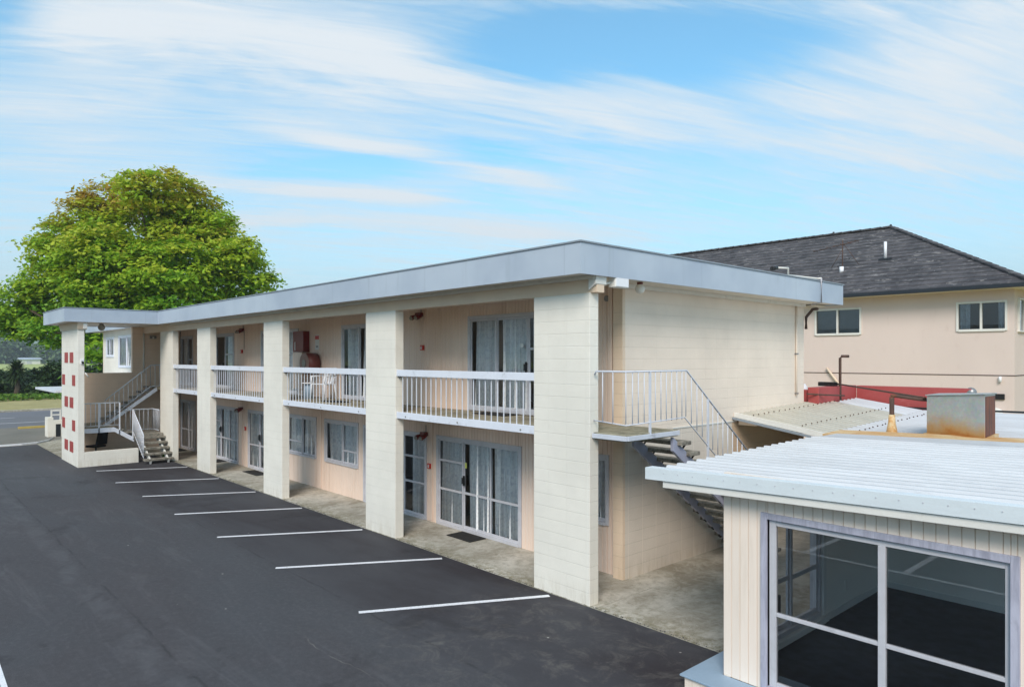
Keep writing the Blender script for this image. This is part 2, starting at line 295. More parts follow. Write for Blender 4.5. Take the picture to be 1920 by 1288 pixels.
# greenery
def leafmat(name, cols, transl=.35, vary=.5):
    t = NT(name); at = t.N.new('ShaderNodeAttribute'); at.attribute_name = 'tint'; cr = t.N.new('ShaderNodeValToRGB'); t.L.new(at.outputs['Fac'], cr.inputs[0])
    el = cr.color_ramp.elements; el[0].position = 0; el[0].color = cols[0]; el[1].position = 1; el[1].color = cols[-1]
    for i, q in enumerate(cols[1:-1]): e = el.new((i+1)/(len(cols)-1)); e.color = q
    c = t.mix(t.range(t.noise(.8, 3), .3, .7, 0, vary), cr.outputs[0], t.mix(1, cr.outputs[0], (.72, .76, .6, 1), 'MULTIPLY'))
    d = t.N.new('ShaderNodeBsdfTranslucent'); t.L.new(c, d.inputs[0]); mx = t.N.new('ShaderNodeMixShader'); mx.inputs[0].default_value = transl
    t.done(c, .5, spec=.3); t.L.new(t.b.outputs[0], mx.inputs[1]); t.L.new(d.outputs[0], mx.inputs[2]); t.L.new(mx.outputs[0], t.out.inputs[0]); return t.m
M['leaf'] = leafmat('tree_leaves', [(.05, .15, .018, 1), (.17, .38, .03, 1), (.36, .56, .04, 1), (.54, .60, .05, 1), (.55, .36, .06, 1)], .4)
M['darkleaf'] = leafmat('hedge_leaves', [(.012, .032, .010, 1), (.035, .075, .018, 1), (.07, .12, .03, 1)], .25)
M['palmleaf'] = leafmat('palm_leaves', [(.03, .06, .015, 1), (.08, .14, .04, 1)], .2)
M['farleaf'] = leafmat('distant_leaves', [(.07, .13, .06, 1), (.12, .20, .08, 1), (.18, .26, .12, 1)], .2)
M['groundleaf'] = leafmat('ground_cover_leaves', [(.05, .12, .012, 1), (.12, .25, .02, 1), (.2, .32, .04, 1)], .3)
M['bark'] = plain('bark', lin(92, 78, 64), .9, .3, 3, 20, .8, stretch=(4, 4, 1))
def grassmat(name, a, b, sc):
    t = NT(name); n = t.noise(sc, 6, .7); n2 = t.noise(sc*12, 4, .8); c = t.mix(t.range(n, .3, .7), a, b); c = t.mix(t.range(n2, .4, .7, 0, .35), c, mul(a, .6)); t.bump(n2, .6, .05); return t.done(c, .95)
M['grass'] = grassmat('dry_verge_grass', lin(150, 142, 92), lin(176, 164, 112), .4)
M['field'] = grassmat('green_field', lin(158, 170, 92), lin(182, 188, 112), .03)
M['hill'] = grassmat('hill_pasture', lin(96, 118, 76), lin(160, 168, 110), .006)
t = NT('far_hill_bush'); n = t.noise(.012, 7, .7); c = t.mix(t.range(n, .42, .56), lin(50, 78, 62), lin(120, 140, 96)); M['farhill'] = t.done(c, 1)

# ------------------------------------------------------------------ mesh helpers
col = scene.collection
class MB:
    def __init__(s): s.v = []; s.f = []; s.sm = []
    def quad(s, a, b, c, d, smooth=False):
        i = len(s.v); s.v += [a, b, c, d]; s.f.append((i, i+1, i+2, i+3)); s.sm.append(smooth)
    def box(s, x0, x1, y0, y1, z0, z1):
        return s.hexa([(x0, y0, z0), (x1, y0, z0), (x1, y1, z0), (x0, y1, z0), (x0, y0, z1), (x1, y0, z1), (x1, y1, z1), (x0, y1, z1)])
    def hexa(s, p):
        i = len(s.v); s.v += [tuple(q) for q in p]
        for f in ((0, 3, 2, 1), (4, 5, 6, 7), (0, 1, 5, 4), (1, 2, 6, 5), (2, 3, 7, 6), (3, 0, 4, 7)):
            s.f.append(tuple(i+k for k in f)); s.sm.append(False)
        return s
    def prism(s, poly, z0, z1):
        n = len(poly); i = len(s.v); s.v += [(x, y, z0) for x, y in poly] + [(x, y, z1) for x, y in poly]
        s.f.append(tuple(i+k for k in reversed(range(n)))); s.f.append(tuple(i+n+k for k in range(n))); s.sm += [False, False]
        for k in range(n): s.f.append((i+k, i+(k+1) % n, i+n+(k+1) % n, i+n+k)); s.sm.append(False)
        return s
    def ring(s, outer, inner, z0, z1):
        n = len(outer); i = len(s.v)
        for P_, z in ((outer, z0), (outer, z1), (inner, z0), (inner, z1)): s.v += [(x, y, z) for x, y in P_]
        for k in range(n):
            j = (k+1) % n
            for q in ((k, j, n+j, n+k), (2*n+j, 2*n+k, 3*n+k, 3*n+j), (n+k, n+j, 3*n+j, 3*n+k), (j, k, 2*n+k, 2*n+j)):
                s.f.append(tuple(i+e for e in q)); s.sm.append(False)
        return s
    def tube(s, pts, r, seg=10, cap=True):
        pts = [np.array(p, float) for p in pts]; rs = r if isinstance(r, (list, tuple)) else [r]*len(pts); rings = []
        for k, p in enumerate(pts):
            d = (pts[min(k+1, len(pts)-1)]-pts[max(k-1, 0)]); d = d/np.linalg.norm(d)
            a = np.cross(d, (0, 0, 1)) if abs(d[2]) < .95 else np.cross(d, (1, 0, 0)); a /= np.linalg.norm(a); b = np.cross(d, a)
            i = len(s.v); s.v += [tuple(p+rs[k]*(math.cos(2*math.pi*q/seg)*a+math.sin(2*math.pi*q/seg)*b)) for q in range(seg)]; rings.append(i)
        for i, j in zip(rings, rings[1:]):
            for q in range(seg): s.f.append((i+q, i+(q+1) % seg, j+(q+1) % seg, j+q)); s.sm.append(True)
        if cap:
            s.f.append(tuple(rings[0]+q for q in reversed(range(seg)))); s.f.append(tuple(rings[-1]+q for q in range(seg))); s.sm += [False, False]
        return s
    def bar(s, a, b, wx, wz):          # square bar between two points
        a = np.array(a, float); b = np.array(b, float); d = (b-a)/np.linalg.norm(b-a)
        n = np.cross(d, (0, 0, 1)) if abs(d[2]) < .98 else np.array((1., 0, 0)); n /= np.linalg.norm(n); m = np.cross(n, d)
        n = n*wx/2; m = m*wz/2
        return s.hexa([a-n-m, a+n-m, b+n-m, b-n-m, a-n+m, a+n+m, b+n+m, b-n+m])
    def ball(s, c, r, seg=14, rings=8, zs=1.0, half=None):
        t0, t1 = (0, math.pi) if half is None else ((math.pi/2, math.pi) if half == 'low' else (0, math.pi/2))
        i = len(s.v)
        for a in range(rings+1):
            th = t0+(t1-t0)*a/rings
            for b in range(seg): ph = 2*math.pi*b/seg; s.v.append((c[0]+r*math.sin(th)*math.cos(ph), c[1]+r*math.sin(th)*math.sin(ph), c[2]+r*zs*math.cos(th)))
        for a in range(rings):
            for b in range(seg): s.f.append((i+a*seg+b, i+(a+1)*seg+b, i+(a+1)*seg+(b+1) % seg, i+a*seg+(b+1) % seg)); s.sm.append(True)
        return s
    def build(s, name, mat, parent=None, bevel=0):
        me = bpy.data.meshes.new(name); off = wloc(parent) if parent else (0, 0, 0)
        me.from_pydata([(a-off[0], b-off[1], c-off[2]) for a, b, c in s.v], [], s.f)
        uv = me.uv_layers.new(name='UVMap').data
        for k, p in enumerate(me.polygons):
            p.use_smooth = s.sm[k]; n = p.normal; ax, ay, az = abs(n.x), abs(n.y), abs(n.z)
            for li in p.loop_indices:
                q = s.v[me.loops[li].vertex_index]
                uv[li].uv = (q[0], q[2]) if ay >= ax and ay >= az*.999 else ((q[1], q[2]) if ax >= az*.999 else (q[0], q[1]))
        me.materials.append(M[mat] if isinstance(mat, str) else mat)
        o = bpy.data.objects.new(name, me); col.objects.link(o)
        if parent: o.parent = parent
        if bevel:
            b = o.modifiers.new('bevel', 'BEVEL'); b.width = bevel; b.segments = 2; b.limit_method = 'ANGLE'
        return o
def wloc(o):
    x = np.zeros(3)
    while o is not None: x += np.array(o.location); o = o.parent
    return x
def tag(o, label=None, cat=None, group=None, kind=None):
    if label: o['label'] = label
    if cat: o['category'] = cat
    if group: o['group'] = group
    if kind: o['kind'] = kind
    return o
def thing(name, loc, label, cat, group=None):
    o = bpy.data.objects.new(name, None); o.location = loc; o.empty_display_size = .3; col.objects.link(o); return tag(o, label, cat, group)
def copy_tree(o, loc, **k):
    c = o.copy(); col.objects.link(c); c.location = loc
    for ch in [x for x in scene.objects if x.parent == o]:
        d = ch.copy(); col.objects.link(d); d.parent = c
        for g in [x for x in scene.objects if x.parent == ch]: e = g.copy(); col.objects.link(e); e.parent = d
    return tag(c, **k)
def struct(name, mb, mat): return tag(mb.build(name, mat), kind='structure')
def sheetmb(x0, x1, y0, y1, z):
    m = MB(); m.quad((x0, y0, z), (x1, y0, z), (x1, y1, z), (x0, y1, z)); return m

# boards with vertical grooves; holes = [(u0,u1,z0,z1)]; axis 'x' (faces -Y at p) or 'y' (faces s*X at p)
def boards(u0, u1, z0, z1, p, holes=(), pitch=.1, axis='x', depth=.08, face=-1, groove=.009):
    groove = groove*1.7; m = MB(); cuts = sorted(set([round(u0+k*pitch, 4) for k in range(int((u1-u0)/pitch)+1)]+[u1]+[h[0] for h in holes]+[h[1] for h in holes]))
    cuts = [c for c in cuts if u0-1e-6 <= c <= u1+1e-6]; g = groove
    def pt(u, d, z): return (u, p-face*d, z) if axis == 'x' else (p-face*d, u, z)
    for a, b in zip(cuts, cuts[1:]):
        if b-a < .004: continue
        mid = (a+b)/2; spans = [(z0, z1)]
        for h in holes:
            if h[0] < mid < h[1]:
                ns = []
                for s0, s1 in spans:
                    if h[2] > s0: ns.append((s0, min(s1, h[2])))
                    if h[3] < s1: ns.append((max(s0, h[3]), s1))
                spans = [q for q in ns if q[1]-q[0] > .001]
        gg = min(g, (b-a)/3)
        for s0, s1 in spans:
            for (ua, da, ub, db) in ((a, .012, a+gg/2, .0), (a+gg/2, 0, b-gg/2, 0), (b-gg/2, 0, b, .012)):
                m.quad(pt(ua, da, s0), pt(ub, db, s0), pt(ub, db, s1), pt(ua, da, s1))
            m.quad(pt(a, .006, s1), pt(b, .006, s1), pt(b, depth, s1), pt(a, depth, s1))
            m.quad(pt(a, .006, s0), pt(b, .006, s0), pt(b, depth, s0), pt(a, depth, s0))
            m.quad(pt(b, depth, s0), pt(a, depth, s0), pt(a, depth, s1), pt(b, depth, s1))
    for h in holes:
        for uu in (h[0], h[1]): m.quad(pt(uu, .002, h[2]), pt(uu, depth, h[2]), pt(uu, depth, h[3]), pt(uu, .002, h[3]))
    for uu in (u0, u1): m.quad(pt(uu, .006, z0), pt(uu, depth, z0), pt(uu, depth, z1), pt(uu, .006, z1))
    return m

def curtain(x0, x1, z0, z1, Y, amp=.028, skew=0):
    m = MB(); n = max(8, int((x1-x0)/.018)); ph = random.uniform(0, 6); xs = [x0+(x1-x0)*k/n for k in range(n+1)]; rows = 6; i = 0
    base = len(m.v)
    for r in range(rows+1):
        f = r/rows; zr = z1+(z0-z1)*f
        for x in xs:
            yy = Y-.09+amp*(1.5*math.sin(x*38+ph+1.2*math.sin(x*9+ph))+.8*math.sin(x*17+ph*2+f*.9)+.35*math.sin(x*81+f*2))*(.6+.5*f)
            m.v.append((x+skew*f*(x-x0)/(x1-x0), yy, zr+.008*math.sin(x*30+ph)*f))
    for r in range(rows):
        for k in range(n):
            a = base+r*(n+1)+k; m.f.append((a, a+n+1, a+n+2, a+1)); m.sm.append(True)
    return m

# a window or glazed door: panels = [(xa, xb, [bar heights], {opts})]
def window(parent, name, x0, x1, z0, z1, Y, panels, cur=None, handle=None, mat='frame', arch=.045, glass='glass'):
    f = MB(); w_ = .045; yb, yf = Y+.06, Y-.022
    f.box(x0-arch, x0+.03, yf, yb, z0-.012, z1+arch); f.box(x1-.03, x1+arch, yf, yb, z0-.012, z1+arch)
    f.box(x0+.03, x1-.03, yf-.003, yb, z1-.03, z1+arch-.002); f.box(x0+.03, x1-.03, yf-.02, yb, z0-.014, z0+.035)
    fr = f.build(name, mat, parent)
    for k, (xa, xb, bars) in enumerate(panels):
        yo = Y+.004+(.024 if k % 2 else 0); s = MB()
        s.box(xa, xa+w_, yo, yo+.028, z0+.036, z1-.031); s.box(xb-w_, xb, yo, yo+.028, z0+.036, z1-.031)
        s.box(xa+w_, xb-w_, yo+.002, yo+.026, z1-.031-w_, z1-.031); s.box(xa+w_, xb-w_, yo+.002, yo+.026, z0+.036, z0+.036+w_*1.3)
        for b in bars: s.box(xa+w_, xb-w_, yo+.002, yo+.026, b-.026, b+.026)
        s.build('sash', mat, fr)
        g = MB(); g.quad((xa+w_*.5, yo+.014, z0+.04), (xb-w_*.5, yo+.014, z0+.04), (xb-w_*.5, yo+.014, z1-.04), (xa+w_*.5, yo+.014, z1-.04)); g.build('pane', glass, fr)
    for (ca, cb, *sk) in (cur or [(x0+.03, x1-.03)]):
        curtain(ca, cb, z0+.07, z1-.02, Y+.17, skew=sk[0] if sk else 0).build('curtain', 'curtain', fr)
    if handle:
        h = MB(); hx, hz = handle; h.box(hx-.016, hx+.016, Y-.035, Y+.004, hz-.11, hz+.11); h.box(hx-.028, hx-.010, Y-.06, Y-.035, hz-.07, hz+.07); h.build('handle', 'black', fr, .006)
    return fr

# ------------------------------------------------------------------ the ground
g = MB(); g.quad((-6000, -4000, -.03), (1500, -4000, -.03), (1500, 6000, -.03), (-6000, 6000, -.03)); struct('ground', g, 'grass')
struct('road', sheetmb(-60.5, -46.5, -400, 400, -.012), 'road')
struct('driveway', sheetmb(-46.6, -36.5, -40, 9, -.004), 'oldasphalt')
g = MB(); g.prism([(-36.9, -30), (12, -30), (12, 8.075), (-31, 8.075), (-31, 5.2), (-36.86, 5.2)], -.3, 0); struct('parking_lot', g, 'asphalt')
g = MB(); g.prism([(-31.6, 8.075), (-7.0, 8.075), (-7.0, 9.505), (-7.7, 9.505), (-7.7, 9.7), (-31.6, 9.7)], -.2, .012); struct('walkway', g, 'concrete')
g = MB(); g.prism([(-6.99, 8.075), (12, 8.075), (12, 19), (-7.7, 19), (-7.7, 9.515), (-6.99, 9.515)], -.2, .009); struct('courtyard', g, 'concrete')
g = MB(); g.prism([(-36.8, 5.205), (-31.005, 5.205), (-31.005, 9), (-39, 9), (-39.5, 7.2)], -.2, .03); struct('concrete_apron', g, 'concrete')
g = MB(); g.box(-61.0, -60.5, -400, 400, -.2, .1); struct('road_kerb', g, 'concrete')
for n_, x_, w__ in (('road_edge_line', -50.1, .16), ('road_centre_line', -54.5, .12)):
    if 'edge' in n_: struct(n_, sheetmb(x_-w__/2, x_+w__/2, -100, 100, -.008), 'line')
    else:
        g = MB()
        for k in range(-12, 20): g.quad((x_-w__/2, k*9, -.008), (x_+w__/2, k*9, -.008), (x_+w__/2, k*9+6.5, -.008), (x_-w__/2, k*9+6.5, -.008))
        struct(n_, g, 'line')
# lines between the parking bays
Ls = [((-9.29, 5.34), (-7.88, 7.98)), ((-12.27, 5.35), (-10.72, 7.95)), ((-15.22, 5.35), (-13.71, 7.97)), ((-18.15, 5.36), (-16.71, 7.98)),
      ((-21.09, 5.40), (-19.63, 7.97)), ((-23.95, 5.38), (-22.59, 7.99)), ((-26.86, 5.46), (-25.71, 8.02))]
for a, b in Ls:
    a = np.array(a); b = np.array(b); d = (b-a)/np.linalg.norm(b-a); n = np.array((-d[1], d[0]))*.05
    g = MB(); q = [a-n, a+n, b+n, b-n]; g.quad(*[(p[0], p[1], .005) for p in q][::-1]); struct('parking_line', g, 'line')
g = MB(); g.quad((-34, 1.42, .005), (-9.9, 1.055, .005), (-9.9, 1.115, .005), (-34, 1.5, .005)); g.quad((-9.9, 1.02, .005), (4, 1.02, .005), (4, 1.12, .005), (-9.9, 1.12, .005)); struct('parking_line', g, 'line')
for xk in (-6.25, -4.45, -2.0):
    g = MB(); g.quad((xk-.06, -1.6, .005), (xk+.06, -1.6, .005), (xk+.06, 1.01, .005), (xk-.06, 1.01, .005)); struct('parking_line', g, 'line')
g = MB(); cs = [(-37.0, 2.5), (-37.12, 3.88), (-37.15, 4.7), (-37.4, 5.3), (-38.2, 5.85), (-39.5, 6.25)]
for (xa, ya), (xb, yb) in zip(cs, cs[1:]): g.hexa([(xa-.07, ya, -.1), (xa+.07, ya-.03, -.1), (xb+.07, yb-.03, -.1), (xb-.07, yb, -.1), (xa-.07, ya, .06), (xa+.07, ya-.03, .06), (xb+.07, yb-.03, .06), (xb-.07, yb, .06)])
struct('painted_kerb', g, 'line')
g = MB(); g.box(-45.9, -45.6, 5.6, 9.5, -.1, .10); struct('yellow_kerb', g, 'yellow')

# ------------------------------------------------------------------ the motel block
bx = -7.56
mot = thing('motel_building', (-18, 9.5, 0), 'long two-storey cream motel block with blue-grey fascia, open balconies and block pillars', 'motel')
W = 9.55
PIL = [(-8.34, -7.11), (-13.75, -12.54), (-19.34, -18.11), (-24.89, -23.64), (-29.1, -27.57)]
for a, b in PIL: MB().box(a, b, 8.08, 8.285, 0, 4.82).build('pillar', 'pillar', mot, .006)
m = MB().box(-32.6, -6.98, 8.10, 8.27, 4.822, 5.085); m.build('beam', 'beam', mot, .004)
m = MB(); m.hexa([(-7.12, 8.06, 4.86), (-6.97, 8.06, 4.95), (-6.97, 8.31, 4.95), (-7.12, 8.31, 4.86), (-7.12, 8.06, 5.084), (-6.965, 8.06, 5.084), (-6.965, 8.31, 5.084), (-7.12, 8.31, 5.084)]); m.build('beam_end_cap', 'whitewood', mot, .004)
# roof
outl = [(-40, 7.65), (-31.9, 7.65), (-31.9, 4.7), (-27.85, 4.7), (-27.85, 7.65), (-6.91, 7.65), (-6.91, 16.85), (-40, 16.85)]
def offs(P_, d):
    r = []; n = len(P_)
    for k in range(n):
        (x0, y0), (x1, y1), (x2, y2) = P_[k-1], P_[k], P_[(k+1) % n]
        n1 = np.array((y1-y0, -(x1-x0)), float); n1 /= np.linalg.norm(n1); n2 = np.array((y2-y1, -(x2-x1)), float); n2 /= np.linalg.norm(n2)
        r.append((x1+d*(n1[0]+n2[0]), y1+d*(n1[1]+n2[1])))
    return r
rf = MB().prism(offs(outl, -.035), 5.087, 5.50).build('roof', 'soffit', mot)
MB().ring(outl, offs(outl, -.033), 5.065, 5.525).build('fascia', 'fascia', rf)
MB().ring(offs(outl, .02), offs(outl, -.08), 5.532, 5.556).build('cap_flashing', 'cap', rf)
# lining strip under the eaves
MB().box(-27.8, -7.0, 8.04, 8.098, 5.03, 5.085).build('eave_moulding', 'whitewood', mot)
MB().box(-7.54, -7.50, 9.5, 16.2, 5.02, 5.085).build('eave_moulding', 'whitewood', mot)
# block walls
MB().box(bx-.2, bx, 9.51, 16.22, 2.525, 5.086).build('end_wall', 'endwall', mot)
MB().box(bx-.198, bx-.002, 9.511, 13.0, 0, 2.5245).build('lower_end_wall', 'endlow', mot)
MB().box(bx-.198, bx-.002, 13.001, 16.218, 0, 2.5245).build('lower_end_wall', 'tanblock', mot)
MB().box(bx-.01, bx+.012, 10.9, 13.2, 2.505, 2.53).build('wall_trim', 'whitewood', mot)
MB().box(-40, bx-.2, 16.0, 16.2, 0, 5.085).build('rear_wall', 'endwall', mot)
MB().box(-38.45, -38.25, 8.1, 16, 0, 5.085).build('far_end_wall', 'endwall', mot)
# windows and doors: (name,x0,x1,z0,z1,panels,curtains,handle)
lowW = [
 ('glazed_door', -13.03, -10.25, .03, 2.0, [(-13.0, -12.10, [1.49, .84]), (-12.12, -11.18, [.84]), (-11.2, -10.28, [.84])], [(-12.93, -12.12), (-11.95, -11.22), (-11.15, -10.3)], (-12.06, 1.12)),
 ('glazed_door', -16.31, -13.51, .03, 2.0, [(-16.28, -15.4, [.84]), (-15.42, -14.42, [.84]), (-14.44, -13.54, [1.45, .84])], [(-16.2, -14.5), (-14.16, -13.56, .0)], (-14.50, 1.12)),
 ('bedroom_window', -18.49, -16.66, .86, 2.03, [(-18.46, -17.50, []), (-17.52, -16.69, [1.25])], [(-18.4, -17.55), (-17.45, -16.72)], None),
 ('bedroom_window', -20.96, -19.08, .86, 2.03, [(-20.93, -19.98, [1.26]), (-20.0, -19.11, [])], [(-20.9, -20.05), (-19.98, -19.14)], None),
 ('glazed_door', -24.12, -21.30, .03, 1.98, [(-24.09, -23.2, [.84]), (-23.22, -22.3, [.84]), (-22.32, -21.33, [.84])], [(-24.05, -23.1), (-22.9, -21.4)], (-23.15, 1.12)),
 ('glazed_door', -27.87, -25.09, .03, 1.98, [(-27.84, -26.80, [1.45, .84]), (-26.82, -25.93, [.84]), (-25.95, -25.12, [.84])], [(-27.8, -26.86), (-26.6, -25.99), (-25.85, -25.15)], (-26.76, 1.15)),
 ('glazed_door', -31.4, -29.63, .03, 2.02, [(-31.37, -30.5, [.84]), (-30.52, -29.66, [.84])], [(-31.3, -29.7)], None),
 ('side_window', -8.95, -7.99, .87, 2.06, [(-8.92, -8.46, []), (-8.48, -8.02, [])], [(-8.9, -8.05)], None)]
upW = [
 ('balcony_door', -11.87, -9.06, 2.71, 4.68, [(-11.84, -10.98, []), (-11.0, -10.05, []), (-10.02, -9.09, [4.0])], [(-11.7, -11.04), (-10.9, -10.1), (-9.95, -9.15)], (-10.07, 3.63)),
 ('balcony_door', -17.49, -14.7, 2.71, 4.68, [(-17.46, -16.6, []), (-16.62, -15.65, []), (-15.62, -14.73, [3.6])], [(-17.3, -16.66), (-16.5, -15.7), (-15.6, -14.8)], None),
 ('balcony_door', -23.0, -20.27, 2.71, 4.68, [(-22.97, -22.1, []), (-22.12, -21.1, []), (-21.12, -20.3, [3.95])], [(-22.9, -21.2), (-21.0, -20.4)], None),
 ('balcony_door', -28.3, -25.49, 2.71, 4.68, [(-28.27, -27.3, []), (-27.32, -26.38, []), (-26.4, -25.52, [3.95])], [(-28.2, -27.5), (-26.3, -25.6)], (-26.45, 3.55)),
 ('balcony_door', -31.4, -29.95, 2.71, 4.68, [(-31.37, -30.6, []), (-30.62, -29.98, [3.75])], [(-31.3, -30.7)], None)]
boards(-31.5, -7.765, .012, 2.56, W, [(a[1], a[2], a[3], a[4]) for a in lowW]).build('lower_siding_wall', 'siding', mot)
boards(-31.5, -7.765, 2.672, 5.086, W, [(a[1], a[2], a[3], a[4]) for a in upW]).build('upper_siding_wall', 'siding', mot)
for a in lowW+upW: window(mot, a[0], a[1], a[2], a[3], a[4], W, a[5], a[6], a[7])
m = MB(); m.box(-13.36, -13.24, W-.018, W-.001, .05, 2.54); m.build('batten', 'siding', mot)
m = MB(); m.box(-18.84, -18.72, W-.018, W-.001, .05, 2.54); m.build('batten', 'siding', mot)
m = MB(); m.box(-24.75, -24.66, W-.018, W-.001, .05, 2.54); m.build('batten', 'siding', mot)
MB().box(-31.4, -7.78, W-.016, W-.001, 2.36, 2.548).build('head_board', 'beam', mot)
# block pier beside the end wall
MB().box(-7.77, -7.562, 9.44, 9.509, .0, 2.56).build('pier', 'pierblock', mot); MB().box(-7.77, -7.562, 9.44, 9.509, 2.675, 5.085).build('pier', 'pierblock', mot)
MB().box(-7.93, -7.84, W-.05, W-.001, 2.675, 5.085).build('vertical_pipe_casing', 'siding', mot)
# rooms behind the glass
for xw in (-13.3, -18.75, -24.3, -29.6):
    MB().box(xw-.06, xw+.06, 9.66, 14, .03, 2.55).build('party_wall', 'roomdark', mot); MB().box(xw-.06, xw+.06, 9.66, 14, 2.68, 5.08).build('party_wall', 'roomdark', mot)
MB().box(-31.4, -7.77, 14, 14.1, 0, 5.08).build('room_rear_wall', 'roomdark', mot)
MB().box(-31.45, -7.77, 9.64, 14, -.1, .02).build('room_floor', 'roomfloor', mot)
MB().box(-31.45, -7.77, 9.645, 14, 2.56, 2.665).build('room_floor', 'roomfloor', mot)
# balcony floor
dk = MB().box(-31.48, -7.565, 8.29, 9.545, 2.562, 2.668).build('balcony_floor', 'deck', mot)
BAY = [(-12.54, -8.34), (-18.11, -13.75), (-23.64, -19.34), (-27.57, -24.89)]
for (a, b) in BAY:
    MB().box(a+.002, b-.002, 8.15, 8.288, 2.565, 2.666).build('balcony_kerb', 'deck', mot)
    MB().box(a+.003, b-.003, 8.147, 9.5, 2.553, 2.5605).build('balcony_underside', 'siding', mot)
    rail = MB().box(a+.001, b-.001, 8.105, 8.145, 3.435, 3.572).build('balcony_railing', 'white', mot, .006)
    ed = MB().box(a+.001, b-.001, 8.105, 8.146, 2.545, 2.685).build('edge_board', 'white', rail, .006)
    n = round((b-a)/.167)
    for k in range(1, n):
        x = a+(b-a)*k/n; MB().box(x-.0075, x+.0075, 8.148, 8.163, 2.668, 3.50).build('baluster', 'white', rail)
    bl = MB()
    for k in range(max(3, int((b-a)/1.1))): x = a+.35+k*(b-a-.7)/max(1, int((b-a)/1.1)-1); bl.tube([(x, 8.104, 2.60), (x, 8.092, 2.60)], .016, 8)
    bl.build('bolts', 'grey', rail)
    MB().box(a+.0, a+.05, 8.146, 8.20, 3.40, 3.44).build('rail_bracket', 'steel', rail)
# floor behind P5 and rail stub left of it
# wall fittings
def alarm(x, z, s=.12):
    o = MB().box(x-s/2, x+s/2, W-.05, W-.001, z-s/2, z+s/2).build('fire_alarm_box', 'red', mot, .008)
    MB().box(x-s*.22, x+s*.18, W-.056, W-.0505, z-s*.30, z+s*.28).build('call_plate', 'sign', o)
    MB().ball((x, W-.052, z+s*.12), s*.10).build('push_button', 'darkred', o)
    return o
for x, z in ((-13.34, 1.30), (-24.38, 1.35), (-13.63, 4.06), (-24.7, 4.05)): alarm(x, z)
for x, z in ((-13.34, 1.43), (-24.36, 1.47)): MB().box(x-.035, x+.035, W-.008, W-.001, z-.04, z+.03).build('small_notice', 'sign', mot)
def twin(x, z):
    o = MB().box(x-.10, x+.08, W-.12, W-.001, z-.03, z+.06).build('emergency_floodlight', 'maroon', mot, .01)
    for dx in (-.10, .09):
        m = MB().tube([(x+dx, W-.06, z-.01), (x+dx-.02, W-.20, z-.07)], [.035, .062], 12); m.build('lamp_head', 'darkred', o)
        MB().ball((x+dx-.022, W-.205, z-.072), .05, zs=1).build('lamp_glass', 'grey', o)
    MB().tube([(x, W-.01, z+.06), (x, W-.01, z+.22)], .008, 6).build('conduit', 'steel', o)
for x, z in ((-13.5, 2.02), (-24.7, 2.02), (-13.7, 4.83), (-24.6, 4.80)): twin(x, z)
MB().tube([(-24.5, W-.012, 4.8), (-24.5, W-.012, 4.12)], .008, 6).build('conduit', 'steel', mot)
for p in ((-9.6, 8.75, 2.55), (-15.2, 8.75, 2.55), (-20.9, 8.75, 2.55)):
    o = MB().tube([(p[0], p[1], p[2]+.01), (p[0], p[1], p[2]-.03)], .10, 20).build('globe_light', 'whitewood', mot); MB().ball((p[0], p[1], p[2]-.03), .12, 20, 8, .75, 'low').build('diffuser', 'globe', o)
o = MB().tube([(-7.2, 9.45, 5.09), (-7.2, 9.45, 5.04)], .05, 16).build('globe_light', 'maroon', mot); MB().ball((-7.2, 9.45, 4.98), .085, 20, 12).build('diffuser', 'globe', o)
o = MB().tube([(-29.2, 6.1, 5.09), (-29.2, 6.1, 5.03)], .07, 16).build('globe_light', 'steel', mot); MB().ball((-29.2, 6.1, 4.94), .12, 16, 10).build('diffuser', 'grey', o)
o = MB().box(-7.06, -6.92, 8.46, 8.80, 4.92, 5.08).build('wall_light_box', 'whitewood', mot, .01); MB().box(-6.921, -6.91, 8.48, 8.78, 4.935, 5.065).build('lens', 'whiteplastic', o)
MB().tube([(-7.0, 8.5, 5.0), (-7.08, 8.3, 4.96)], .02, 8).build('conduit', 'whitewood', mot)
MB().tube([(-8.0, W-.02, 4.87), (-8.0, W-.003, 4.87)], .055, 16).build('round_vent', 'steel', mot)
# fire cabinets and hose reel on the balcony
o = MB().box(-20.2, -19.5, W-.2, W-.001, 4.0, 4.62).build('fire_cabinet', 'darkred', mot, .01); MB().box(-20.05, -20.01, W-.215, W-.2, 4.05, 4.3).build('latch', 'sign', o)
MB().box(-20.17, -19.55, W-.22, W-.001, 2.9, 3.99).build('meter_cupboard', 'siding', mot, .008)
o = MB().tube([(-19.0, W-.40, 3.66), (-19.0, W-.06, 3.66)], .31, 36).build('hose_reel', 'maroon', mot)
MB().tube([(-19.0, W-.415, 3.66), (-19.0, W-.40, 3.66)], .295, 36).build('reel_face', 'reelface', o); MB().tube([(-19.0, W-.43, 3.66), (-19.0, W-.41, 3.66)], .11, 24).build('hub', 'grey', o)
o = MB().box(-19.12, -18.88, W-.008, W-.001, 4.06, 4.50).build('fire_notice', 'sign', mot); MB().box(-19.12, -18.88, W-.010, W-.0085, 4.36, 4.47).build('red_band', 'red', o); MB().box(-19.07, -18.93, W-.010, W-.0085, 4.12, 4.18).build('symbol', 'grey', o)
# door stickers and number plates
MB().box(-12.03, -11.97, W-.004, W-.001, 1.40, 1.52).build('door_sticker', 'amber', mot)
MB().tube([(-10.2, W-.004, 4.07), (-10.2, W-.001, 4.07)], .045, 16).build('door_number_disc', 'sign', mot)
